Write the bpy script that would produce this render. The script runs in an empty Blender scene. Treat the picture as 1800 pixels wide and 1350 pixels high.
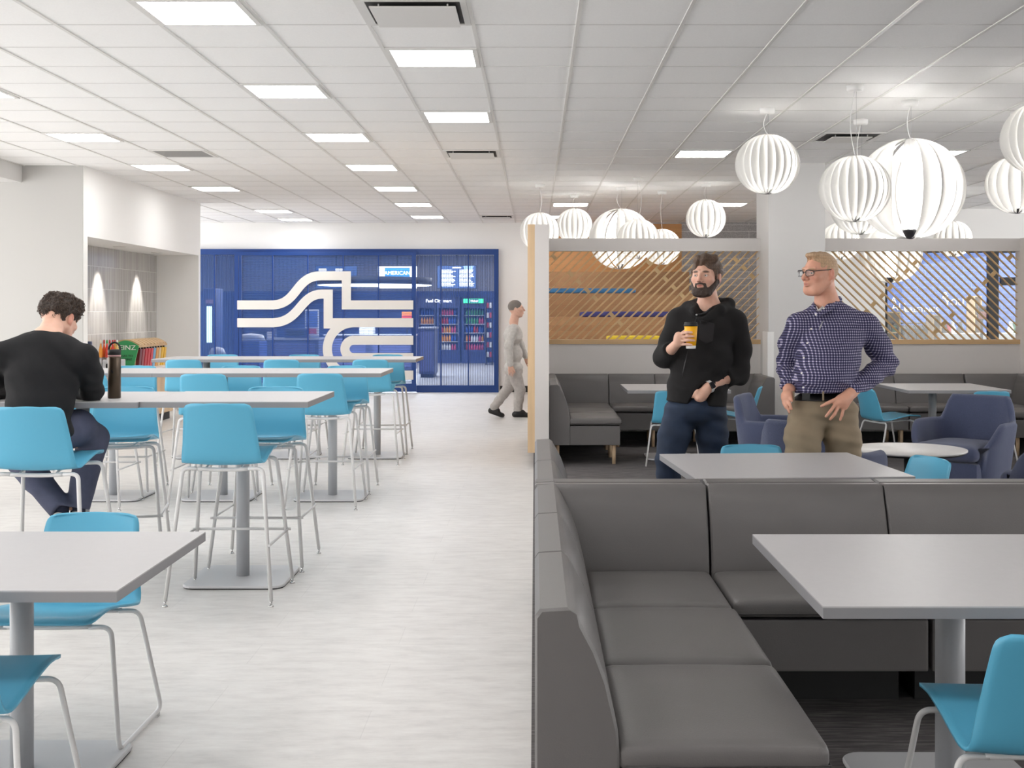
import bpy, bmesh, math, random
import numpy as np
from mathutils import Vector, Matrix, Euler
R = math.radians
random.seed(7)
SC = bpy.context.scene
COL = SC.collection

# ------------------------------------------------------------------ camera
F = 2154.0; CX = 940.0; CY = 549.4; HC = 1.487
cam_d = bpy.data.cameras.new('camera'); cam = bpy.data.objects.new('camera', cam_d); COL.objects.link(cam)
cam.location = (0, 0, HC); cam.rotation_euler = (R(90), 0, 0)
cam_d.sensor_width = 36.0; cam_d.lens = 36.0 * F / 1800.0
cam_d.shift_x = -(CX - 900) / 1800.0
cam_d.shift_y = (CY - 675) / 1800.0
cam_d.clip_end = 200
SC.camera = cam
SC.view_settings.view_transform = 'Standard'; SC.view_settings.look = 'None'
SC.view_settings.gamma = 1.0; SC.view_settings.use_curve_mapping = False
SC.view_settings.exposure = 0.58
# ------------------------------------------------------------------ world and light levels
world = bpy.data.worlds.new('world'); SC.world = world; world.use_nodes = True
world.node_tree.nodes['Background'].inputs[0].default_value = (1.0, 0.995, 0.985, 1)
world.node_tree.nodes['Background'].inputs[1].default_value = 3.2
PANEL_E = 10.0       # ceiling light panels
TUBE_E = 15.0       # tube inside every pendant
CEIL = 3.171

def area(name, loc, rot, sx, sy, power, col=(1, .97, .93)):
    l = bpy.data.lights.new(name, 'AREA'); l.shape = 'RECTANGLE'; l.size = sx; l.size_y = sy; l.energy = power; l.color = col
    o = bpy.data.objects.new(name, l); COL.objects.link(o); o.location = loc; o.rotation_euler = rot
    return o

def W(px, py, d):
    return Vector(((px - CX) * d / F, d, HC - (py - CY) * d / F))

# ------------------------------------------------------------------ materials
MATS = {}
def srgb(r, g, b):
    f = lambda c: (c / 255 / 12.92) if c / 255 <= .04045 else ((c / 255 + .055) / 1.055) ** 2.4
    return (f(r), f(g), f(b), 1)
def mat(name, col, rough=.5, metal=0, bump=0, bscale=60, var=0, vscale=8, stretch=(1, 1, 1), spec=.5, alpha=None, trans=0, sheen=0, emit=None, coat=0):
    if name in MATS: return MATS[name]
    m = bpy.data.materials.new(name); m.use_nodes = True; nt = m.node_tree; N = nt.nodes; L = nt.links
    p = N['Principled BSDF']
    c = srgb(*col) if max(col) > 1.001 else (*col, 1)
    p.inputs['Base Color'].default_value = c
    p.inputs['Roughness'].default_value = rough; p.inputs['Metallic'].default_value = metal
    p.inputs['Specular IOR Level'].default_value = spec
    if sheen: p.inputs['Sheen Weight'].default_value = sheen
    if coat: p.inputs['Coat Weight'].default_value = coat
    if trans: p.inputs['Transmission Weight'].default_value = trans
    if emit: p.inputs['Emission Color'].default_value = (*emit[:3], 1); p.inputs['Emission Strength'].default_value = emit[3]
    tc = N.new('ShaderNodeTexCoord'); mp = N.new('ShaderNodeMapping'); mp.inputs['Scale'].default_value = stretch
    L.new(tc.outputs['Object'], mp.inputs[0])
    n = N.new('ShaderNodeTexNoise'); n.inputs['Scale'].default_value = vscale; n.inputs['Detail'].default_value = 6
    L.new(mp.outputs[0], n.inputs['Vector'])
    if var:
        r = N.new('ShaderNodeValToRGB'); r.color_ramp.elements[0].position = .3; r.color_ramp.elements[1].position = .7
        r.color_ramp.elements[0].color = tuple(v * (1 - var) for v in c[:3]) + (1,)
        r.color_ramp.elements[1].color = tuple(min(1, v * (1 + var)) for v in c[:3]) + (1,)
        L.new(n.outputs[0], r.inputs[0]); L.new(r.outputs[0], p.inputs['Base Color'])
    if bump:
        n2 = N.new('ShaderNodeTexNoise'); n2.inputs['Scale'].default_value = bscale; n2.inputs['Detail'].default_value = 3
        L.new(mp.outputs[0], n2.inputs['Vector'])
        b = N.new('ShaderNodeBump'); b.inputs['Strength'].default_value = bump; b.inputs['Distance'].default_value = .01
        L.new(n2.outputs[0], b.inputs['Height']); L.new(b.outputs[0], p.inputs['Normal'])
    MATS[name] = m
    return m
def emis(name, col, s):
    if name in MATS: return MATS[name]
    m = bpy.data.materials.new(name); m.use_nodes = True; nt = m.node_tree
    p = nt.nodes['Principled BSDF']; p.inputs['Base Color'].default_value = (*col, 1)
    p.inputs['Emission Color'].default_value = (*col, 1); p.inputs['Emission Strength'].default_value = s
    MATS[name] = m; return m

M_white = mat('white_paint', (244, 243, 241), .55, bump=.03, bscale=200)
M_grey = mat('warm_grey_paint', (214, 209, 206), .6, bump=.03, bscale=200)
M_greyL = mat('light_grey_paint', (216, 214, 212), .6, bump=.03, bscale=200)
M_tile = mat('ceiling_tile', (248, 247, 246), .9, bump=.06, bscale=160, var=.02, vscale=90)
M_tbar = mat('ceiling_grid_paint', (226, 224, 221), .5)
M_black = mat('black_rubber', (22, 22, 23), .55)
M_wood = mat('ash_wood', (214, 184, 146), .45, var=.14, vscale=9, stretch=(1, 1, .08), bump=.05, bscale=60)
M_woodH = mat('ash_wood_long', (206, 172, 128), .45, var=.14, vscale=9, stretch=(.08, 1, 1), bump=.05, bscale=60)
M_slat = mat('lattice_wood', (208, 176, 130), .5, var=.12, vscale=6)
M_leg = mat('leg_wood', (206, 178, 145), .45, var=.1, vscale=12, stretch=(1, 1, .1))
M_vinyl = mat('grey_sofa_vinyl', (104, 101, 100), .42, bump=.10, bscale=260, var=.03, vscale=5)
M_seam = mat('sofa_stitching', (64, 62, 62), .6)
M_blue = mat('aqua_plastic', (90, 172, 204), .38, bump=.02, bscale=500)
M_frame = mat('white_powder_coat', (214, 213, 213), .35)
M_chrome = mat('chrome', (200, 200, 200), .15, metal=1)
M_col = mat('grey_powder_coat', (176, 178, 182), .42)
M_lam = mat('grey_laminate', (186, 184, 185), .42, var=.015, vscale=40, bump=.01, bscale=300)
M_edge = mat('grey_edge_band', (140, 139, 142), .45)
M_wlam = mat('white_laminate', (232, 229, 226), .3)
M_navy = mat('navy_wool', (70, 78, 108), .85, bump=.5, bscale=500, var=.22, vscale=260, sheen=.25)
M_pend = mat('pendant_white', (240, 239, 237), .5)
def _translucent(name):
    m = bpy.data.materials.new(name); m.use_nodes = True; N = m.node_tree.nodes; L = m.node_tree.links; p = N['Principled BSDF']
    p.inputs['Base Color'].default_value = srgb(243, 242, 240); p.inputs['Roughness'].default_value = .5
    t = N.new('ShaderNodeBsdfTranslucent'); t.inputs['Color'].default_value = srgb(236, 235, 233); mx = N.new('ShaderNodeMixShader'); mx.inputs[0].default_value = .45
    L.new(p.outputs[0], mx.inputs[1]); L.new(t.outputs[0], mx.inputs[2]); L.new(mx.outputs[0], N['Material Output'].inputs[0]); return m
M_blade = _translucent('pendant_blade')
M_stainless = mat('stainless', (170, 170, 172), .3, metal=1)
M_bframe = mat('blue_aluminium', (8, 58, 128), .4)
M_skinA = mat('skin_pale', (214, 164, 142), .5, var=.06, vscale=30, bump=.05, bscale=300)
M_glass = mat('clear_glass', (240, 245, 245), .03, trans=1)

def stripe_mat(name, c1, c2, scale, axis='X', rough=.5, mix=.5):
    m = bpy.data.materials.new(name); m.use_nodes = True; N = m.node_tree.nodes; L = m.node_tree.links; p = N['Principled BSDF']
    tc = N.new('ShaderNodeTexCoord'); w = N.new('ShaderNodeTexWave'); w.bands_direction = axis; w.inputs['Scale'].default_value = scale
    L.new(tc.outputs['Object'], w.inputs[0]); r = N.new('ShaderNodeValToRGB')
    r.color_ramp.elements[0].color = srgb(*c1); r.color_ramp.elements[1].color = srgb(*c2)
    r.color_ramp.elements[0].position = mix - .05; r.color_ramp.elements[1].position = mix + .05
    L.new(w.outputs[0], r.inputs[0]); L.new(r.outputs[0], p.inputs[0]); p.inputs['Roughness'].default_value = rough
    return m
def brick_mat(name, c1, c2, mortar, bw, bh, msize=.004, rough=.4, axes='XZ', bump=0, offset=.5, var=0):
    m = bpy.data.materials.new(name); m.use_nodes = True; N = m.node_tree.nodes; L = m.node_tree.links; p = N['Principled BSDF']
    tc = N.new('ShaderNodeTexCoord'); s = N.new('ShaderNodeSeparateXYZ'); c = N.new('ShaderNodeCombineXYZ')
    L.new(tc.outputs['Object'], s.inputs[0]); L.new(s.outputs[axes[0]], c.inputs[0]); L.new(s.outputs[axes[1]], c.inputs[1])
    b = N.new('ShaderNodeTexBrick'); L.new(c.outputs[0], b.inputs['Vector'])
    b.inputs['Color1'].default_value = srgb(*c1); b.inputs['Color2'].default_value = srgb(*c2); b.inputs['Mortar'].default_value = srgb(*mortar)
    b.inputs['Scale'].default_value = 1; b.inputs['Mortar Size'].default_value = msize; b.inputs['Brick Width'].default_value = bw; b.inputs['Row Height'].default_value = bh
    b.inputs['Mortar Smooth'].default_value = .1; b.inputs['Bias'].default_value = 0; b.offset = offset
    out = b.outputs[0]
    if var:
        n = N.new('ShaderNodeTexNoise'); n.inputs['Scale'].default_value = 70; n.inputs['Detail'].default_value = 8
        L.new(tc.outputs['Object'], n.inputs[0]); mx = N.new('ShaderNodeMix'); mx.data_type = 'RGBA'; mx.blend_type = 'OVERLAY'; mx.inputs[0].default_value = var
        L.new(out, mx.inputs[6]); L.new(n.outputs[0], mx.inputs[7]); out = mx.outputs[2]
    L.new(out, p.inputs[0]); p.inputs['Roughness'].default_value = rough
    if bump:
        bb = N.new('ShaderNodeBump'); bb.inputs['Strength'].default_value = bump; bb.inputs['Distance'].default_value = .004; bb.invert = True
        L.new(b.outputs['Fac'], bb.inputs['Height']); L.new(bb.outputs[0], p.inputs['Normal'])
    return m
def streak_mat(name, c, dark, light, sx, sy, rough, blend=.5, plank=None):
    """streaky floor: two stretched noises over a base colour"""
    m = bpy.data.materials.new(name); m.use_nodes = True; N = m.node_tree.nodes; L = m.node_tree.links; p = N['Principled BSDF']
    tc = N.new('ShaderNodeTexCoord'); mp = N.new('ShaderNodeMapping'); mp.inputs['Scale'].default_value = (sx, sy, 1)
    L.new(tc.outputs['Object'], mp.inputs[0])
    n = N.new('ShaderNodeTexNoise'); n.inputs['Scale'].default_value = 1; n.inputs['Detail'].default_value = 10; n.inputs['Roughness'].default_value = .7
    L.new(mp.outputs[0], n.inputs[0])
    r = N.new('ShaderNodeValToRGB'); r.color_ramp.elements[0].position = .3; r.color_ramp.elements[1].position = .68
    r.color_ramp.elements[0].color = srgb(*dark); r.color_ramp.elements[1].color = srgb(*light)
    e = r.color_ramp.elements.new(.5); e.color = srgb(*c)
    L.new(n.outputs[0], r.inputs[0])
    out = r.outputs[0]
    n2 = N.new('ShaderNodeTexNoise'); n2.inputs['Scale'].default_value = 1.1; n2.inputs['Detail'].default_value = 3; L.new(tc.outputs['Object'], n2.inputs[0])
    r2 = N.new('ShaderNodeValToRGB'); r2.color_ramp.elements[0].color = (.9, .9, .9, 1); r2.color_ramp.elements[1].color = (1.0, 1.0, 1.0, 1)
    L.new(n2.outputs[0], r2.inputs[0])
    mx = N.new('ShaderNodeMix'); mx.data_type = 'RGBA'; mx.blend_type = 'MULTIPLY'; mx.inputs[0].default_value = 1
    L.new(out, mx.inputs[6]); L.new(r2.outputs[0], mx.inputs[7]); out = mx.outputs[2]
    if plank:
        b = N.new('ShaderNodeTexBrick'); L.new(tc.outputs['Object'], b.inputs['Vector'])
        b.inputs['Scale'].default_value = 1; b.inputs['Brick Width'].default_value = plank[0]; b.inputs['Row Height'].default_value = plank[1]; b.inputs['Mortar Size'].default_value = .0015
        b.inputs['Color1'].default_value = (1, 1, 1, 1); b.inputs['Color2'].default_value = (.965, .965, .965, 1); b.inputs['Mortar'].default_value = (.86, .86, .86, 1)
        m3 = N.new('ShaderNodeMix'); m3.data_type = 'RGBA'; m3.blend_type = 'MULTIPLY'; m3.inputs[0].default_value = 1
        L.new(out, m3.inputs[6]); L.new(b.outputs[0], m3.inputs[7]); out = m3.outputs[2]
    L.new(out, p.inputs[0]); p.inputs['Roughness'].default_value = rough
    bb = N.new('ShaderNodeBump'); bb.inputs['Strength'].default_value = .08; bb.inputs['Distance'].default_value = .003
    L.new(n.outputs[0], bb.inputs['Height']); L.new(bb.outputs[0], p.inputs['Normal'])
    return m
M_floor = streak_mat('vinyl_floor', (218, 215, 212), (202, 199, 196), (227, 225, 222), 5, 15, .42, plank=(1.22, .305))
M_carpet = streak_mat('carpet_floor', (92, 88, 88), (58, 56, 57), (134, 128, 127), 5, 60, .95, plank=(1.0, .25))
M_wallt = brick_mat('slim_tile', (150, 147, 144), (176, 173, 170), (226, 225, 222), .03, .30, .0022, .12, axes='YZ', bump=.3, offset=0)
M_bamboo = brick_mat('bamboo_board', (172, 132, 92), (158, 116, 78), (132, 94, 62), 1.1, .085, .0012, .5, axes='XZ', var=.35)
M_bambooLit = brick_mat('bamboo_board_painted_lit', (214, 160, 104), (204, 148, 92), (176, 124, 76), 1.1, .085, .0012, .5, axes='XZ', var=.3)  # same board, brighter: the light on the upper wall put into its colour
M_felt = brick_mat('acoustic_block', (178, 176, 177), (188, 186, 187), (226, 224, 223), 4.0, .125, .006, .95, axes='XZ', var=.6)
M_navybrick = brick_mat('navy_block', (50, 78, 142), (62, 92, 160), (96, 128, 196), .30, .11, .006, .5, axes='XZ', var=.3)

# ------------------------------------------------------------------ mesh helpers
def tag(o, label=None, cat=None, group=None, kind=None):
    if label: o['label'] = label
    if cat: o['category'] = cat
    if group: o['group'] = group
    if kind: o['kind'] = kind
    return o
def empty(name, loc=(0, 0, 0), rz=0, label=None, cat=None, group=None):
    o = bpy.data.objects.new(name, None); COL.objects.link(o); o.location = loc; o.rotation_euler = (0, 0, rz); o.empty_display_size = .05
    return tag(o, label, cat, group)
class MB:
    def __init__(s): s.v = []; s.f = []; s.sm = []
    def add(s, vs, fs, smooth=False):
        k = len(s.v); s.v += [tuple(v) for v in vs]; s.f += [tuple(i + k for i in f) for f in fs]; s.sm += [smooth] * len(fs); return s
    def box(s, x0, x1, y0, y1, z0, z1, bev=0):
        if x1 < x0: x0, x1 = x1, x0
        if y1 < y0: y0, y1 = y1, y0
        if z1 < z0: z0, z1 = z1, z0
        if bev:
            bm = bmesh.new(); bmesh.ops.create_cube(bm, size=1)
            for v in bm.verts: v.co = Vector(((x0 + x1) / 2 + v.co.x * (x1 - x0), (y0 + y1) / 2 + v.co.y * (y1 - y0), (z0 + z1) / 2 + v.co.z * (z1 - z0)))
            bmesh.ops.bevel(bm, geom=bm.edges[:], offset=bev, segments=2, profile=.6, affect='EDGES')
            bm.verts.index_update(); s.add([v.co for v in bm.verts], [[v.index for v in f.verts] for f in bm.faces]); bm.free(); return s
        vs = [(x, y, z) for z in (z0, z1) for y in (y0, y1) for x in (x0, x1)]
        return s.add(vs, [(0, 2, 3, 1), (4, 5, 7, 6), (0, 1, 5, 4), (2, 6, 7, 3), (0, 4, 6, 2), (1, 3, 7, 5)])
    def prism(s, pts, a, b, axis='Y', smooth=False):
        """pts 2-D outline extruded from a to b along axis (X: pts=(y,z), Y: pts=(x,z), Z: pts=(x,y))"""
        n = len(pts)
        def mk(p, t): return (t, p[0], p[1]) if axis == 'X' else ((p[0], t, p[1]) if axis == 'Y' else (p[0], p[1], t))
        vs = [mk(p, a) for p in pts] + [mk(p, b) for p in pts]
        fs = [(i, (i + 1) % n, n + (i + 1) % n, n + i) for i in range(n)]
        k = len(s.v); s.v += vs; s.f += [tuple(i + k for i in f) for f in fs]; s.sm += [smooth] * n
        s.f += [tuple(k + i for i in range(n))[::-1], tuple(k + n + i for i in range(n))]; s.sm += [False, False]
        return s
    def tube(s, pts, r, seg=10, cap=True, closed=False):
        pts = [Vector(p) for p in pts]; n = len(pts); rr = r if isinstance(r, (list, tuple)) else [r] * n
        up = None; rings = []
        for i, p in enumerate(pts):
            if closed: t = (pts[(i + 1) % n] - pts[i - 1]).normalized()
            else: t = (pts[min(i + 1, n - 1)] - pts[max(i - 1, 0)]).normalized()
            if up is None: up = t.orthogonal().normalized()
            else:
                up = up - t * up.dot(t)
                up = up.normalized() if up.length > 1e-6 else t.orthogonal().normalized()
            side = t.cross(up)
            rings.append([p + (up * math.cos(2 * math.pi * j / seg) + side * math.sin(2 * math.pi * j / seg)) * rr[i] for j in range(seg)])
        vs = [v for ring in rings for v in ring]; fs = []
        for i in range(n if closed else n - 1):
            for j in range(seg):
                a = i * seg + j; b = i * seg + (j + 1) % seg; i2 = ((i + 1) % n) * seg
                fs.append((a, b, i2 + (j + 1) % seg, i2 + j))
        s.add(vs, fs, True)
        if cap and not closed:
            k = len(s.v) - len(vs); s.f += [tuple(k + j for j in range(seg))[::-1], tuple(k + (n - 1) * seg + j for j in range(seg))]; s.sm += [False, False]
        return s
    def lathe(s, prof, seg=24, c=(0, 0, 0), smooth=True):
        """prof: list of (r, z)"""
        vs = []; fs = []; n = len(prof)
        for r, z in prof:
            for j in range(seg): a = 2 * math.pi * j / seg; vs.append((c[0] + r * math.cos(a), c[1] + r * math.sin(a), c[2] + z))
        for i in range(n - 1):
            for j in range(seg): fs.append((i * seg + j, i * seg + (j + 1) % seg, (i + 1) * seg + (j + 1) % seg, (i + 1) * seg + j))
        fs2 = []
        if prof[0][0] > 1e-5: fs2.append(tuple(range(seg))[::-1])
        if prof[-1][0] > 1e-5: fs2.append(tuple((n - 1) * seg + j for j in range(seg)))
        k = len(s.v); s.add(vs, fs, smooth)
        for f in fs2: s.f.append(tuple(i + k for i in f)); s.sm.append(False)
        return s
    def grid(s, fn, nu, nv, smooth=True, flip=False):
        vs = [fn(i / nu, j / nv) for j in range(nv + 1) for i in range(nu + 1)]; fs = []
        for j in range(nv):
            for i in range(nu):
                a = j * (nu + 1) + i; q = (a, a + 1, a + nu + 2, a + nu + 1); fs.append(q[::-1] if flip else q)
        return s.add(vs, fs, smooth)
    def mat4(s, M, start=0):
        s.v[start:] = [tuple(M @ Vector(v)) for v in s.v[start:]]; return s
    def build(s, name, m, parent=None, loc=None, rz=0, fix=False):
        me = bpy.data.meshes.new(name); me.from_pydata(s.v, [], s.f); me.update()
        me.polygons.foreach_set('use_smooth', s.sm)
        if fix:
            bm = bmesh.new(); bm.from_mesh(me); bmesh.ops.remove_doubles(bm, verts=bm.verts, dist=1e-5)
            bmesh.ops.recalc_face_normals(bm, faces=bm.faces); bm.to_mesh(me); bm.free()
        for mm in (m if isinstance(m, (list, tuple)) else [m]): me.materials.append(mm)
        o = bpy.data.objects.new(name, me); COL.objects.link(o)
        if loc is not None: o.location = loc
        if rz: o.rotation_euler = (0, 0, rz)
        if parent: o.parent = parent
        return o
def struct(name, mb, m, parent=None):
    o = mb.build(name, m, parent); o['kind'] = 'structure'; return o
def fillet(pts, r, n=5):
    """round the inner corners of a polyline"""
    pts = [Vector(p) for p in pts]; out = [pts[0]]
    for i in range(1, len(pts) - 1):
        a, b, c = pts[i - 1], pts[i], pts[i + 1]; d1 = (a - b); d2 = (c - b); rr = min(r, d1.length * .48, d2.length * .48)
        p1 = b + d1.normalized() * rr; p2 = b + d2.normalized() * rr
        for k in range(n + 1): t = k / n; out.append(p1 * (1 - t) ** 2 + b * 2 * t * (1 - t) + p2 * t * t)
    out.append(pts[-1]); return out
def rrect(w, d, r, n=5, cx=0, cy=0):
    pts = []
    for sx, sy, a0 in ((1, 1, 0), (-1, 1, 90), (-1, -1, 180), (1, -1, 270)):
        for k in range(n + 1): a = R(a0 + 90 * k / n); pts.append((cx + sx * (w / 2 - r) + r * math.cos(a), cy + sy * (d / 2 - r) + r * math.sin(a)))
    return pts
def rslab(mb, w, d, z0, z1, r, bev=.0, cx=0, cy=0):
    """rounded rectangular slab with a chamfered top edge"""
    o = rrect(w, d, r, 5, cx, cy); n = len(o)
    if bev:
        i_ = rrect(w - 2 * bev, d - 2 * bev, max(r - bev, .001), 5, cx, cy)
        vs = [(x, y, z0) for x, y in o] + [(x, y, z1 - bev) for x, y in o] + [(x, y, z1) for x, y in i_]
        fs = [(i, (i + 1) % n, n + (i + 1) % n, n + i) for i in range(n)] + [(n + i, n + (i + 1) % n, 2 * n + (i + 1) % n, 2 * n + i) for i in range(n)]
        fs += [tuple(range(n))[::-1], tuple(range(2 * n, 3 * n))]; mb.add(vs, fs)
    else: mb.prism(o, z0, z1, 'Z')
    return mb
def puffy(mb, x0, x1, y0, y1, z0, z1, r=.03, crown=.0, n=10, side=.0):
    """rounded cushion box; crown lifts the middle of the top"""
    hx, hy, hz = (x1 - x0) / 2, (y1 - y0) / 2, (z1 - z0) / 2; c = Vector(((x0 + x1) / 2, (y0 + y1) / 2, (z0 + z1) / 2))
    r = min(r, hx * .99, hy * .99, hz * .99)
    def warp(t):   # cluster samples near the ends
        return math.copysign(1 - (1 - abs(t)) ** 1.7, t)
    for ax in range(3):
        for sg in (-1, 1):
            def fn(u, v, ax=ax, sg=sg):
                a, b = warp(2 * u - 1), warp(2 * v - 1); p = [0, 0, 0]; p[ax] = sg; p[(ax + 1) % 3] = a; p[(ax + 2) % 3] = b
                q = Vector((p[0] * hx, p[1] * hy, p[2] * hz)); i = Vector((max(-(hx - r), min(hx - r, q.x)), max(-(hy - r), min(hy - r, q.y)), max(-(hz - r), min(hz - r, q.z))))
                dlt = q - i; q2 = i + dlt.normalized() * r if dlt.length > 1e-9 else q
                fx = 1 - (q2.x / hx) ** 2; fy = 1 - (q2.y / hy) ** 2
                if q2.z > 0: q2.z += crown * max(0, fx) ** .6 * max(0, fy) ** .6 * (q2.z / hz)
                if side: q2.y += math.copysign(side, q2.y) * max(0, fx) * (1 - (q2.z / hz) ** 2) * abs(q2.y / hy)
                return c + q2
            mb.grid(fn, n, n, True, flip=(sg < 0))
    return mb
def copy_tree(o, parent=None, label=None, group=None, loc=None, rz=None):
    c = o.copy(); COL.objects.link(c); c.parent = parent
    if label: c['label'] = label
    if group: c['group'] = group
    if loc is not None: c.location = loc
    if rz is not None: c.rotation_euler = (0, 0, rz)
    for ch in list(o.children): copy_tree(ch, c)
    return c
def text_mesh(name, txt, size, m, loc, rot, parent, ext=.002, align='CENTER', spacing=1.0):
    cu = bpy.data.curves.new(name, 'FONT'); cu.body = txt; cu.size = size; cu.extrude = ext; cu.align_x = align; cu.align_y = 'CENTER'; cu.space_character = spacing; cu.resolution_u = 3
    o = bpy.data.objects.new(name + '_c', cu); COL.objects.link(o)
    dg = bpy.context.evaluated_depsgraph_get(); me = bpy.data.meshes.new_from_object(o.evaluated_get(dg)); me.name = name
    bpy.data.objects.remove(o); me.materials.clear(); me.materials.append(m)
    t = bpy.data.objects.new(name, me); COL.objects.link(t); t.location = loc; t.rotation_euler = rot
    if parent: t.parent = parent
    return t

# ================================================================== SETTING
XL = -5.17; XR = 5.66; YW = 22.94; WX = -9.5; EX = 13.5
# floors: vinyl walkway left, carpet in the lounge right
struct('floor', MB().box(WX, -.012, -5, YW, -.05, 0), M_floor)
struct('floor_lounge', MB().box(-.012, EX, -5, 19.0, -.05, 0), M_carpet)
struct('floor_rear', MB().box(-.012, EX, 19.0, YW, -.05, 0), M_floor)
# ceiling with lay-in grid
GW = .6096; GX0 = .251; GY0 = 7.165
ceil_ = struct('ceiling', MB().box(WX, EX, -5, YW + .01, CEIL, CEIL + .06), M_tile)
g = MB()
k0 = int((WX - GX0) / GW) ; k1 = int((EX - GX0) / GW)
for k in range(k0, k1 + 1):
    x = GX0 + GW * k
    g.box(x - .011, x + .011, -5, YW, CEIL - .006, CEIL)
struct('trim_1', g, M_tbar)
g = MB()
y = GY0 - GW * 19
while y < YW:
    g.box(WX, EX, y - .004, y + .004, CEIL - .0015, CEIL); y += GW
M_line = mat('grid_shadow_paint', (205, 203, 201), .6)  # thin strips carry the shadow lines at the tile edges as grey colour
struct('trim_shadow_lines', g, M_line)
def cell(kx, ky):   # grid cell -> x0,x1,y0,y1
    return GX0 + GW * kx, GX0 + GW * (kx + 1), GY0 + GW * ky, GY0 + GW * (ky + 1)

# left block with the condiment alcove
Y0B, Y1B = 14.04, 18.95; ay0, ay1, az, axr = 14.17, 18.84, 2.365, -5.82
w = MB()
w.box(WX, XL, Y0B, ay0, 0, CEIL)              # front
w.box(WX, axr, ay0, ay1, 0, az + .0)          # behind the tile
w.box(WX, XL, ay0, ay1, az, CEIL)             # over the opening
w.box(WX, XL, ay1, Y1B, 0, CEIL)              # far jamb
struct('wall_left', w, M_white)
struct('wall_alcove_tile', MB().box(axr - .002, axr + .006, ay0 + .005, ay1 - .005, .0, az - .005), M_wallt)
struct('wall_front_left', MB().box(WX, XL - .004, Y0B - .012, Y0B, 0, CEIL), mat('grey_side_paint', (186, 184, 181), .6))
struct('wall_soffit', MB().box(WX, -5.87, -5, Y0B - .013, 2.976, CEIL), M_greyL)
struct('baseboard_left', MB().box(WX, XL, Y0B - .024, Y0B - .012, 0, .1).box(XL, XL + .012, ay1, Y1B, 0, .1), M_black)
# far wall with the storefront opening
OX0, OX1, OZ = -6.23 - .6, -.69, 2.67
w = MB(); w.box(WX, OX0, YW, YW + .15, 0, CEIL).box(OX0, OX1, YW, YW + .15, OZ, CEIL).box(OX1, 6.0, YW, YW + .15, 0, CEIL)
struct('wall_far', w, M_white)
struct('baseboard_far', MB().box(OX1 + .04, 0.3, YW - .014, YW, 0, .115), M_black)
struct('wall_felt', MB().box(2.74, 4.6, YW - .06, YW, 1.0, CEIL), M_felt)

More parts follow.
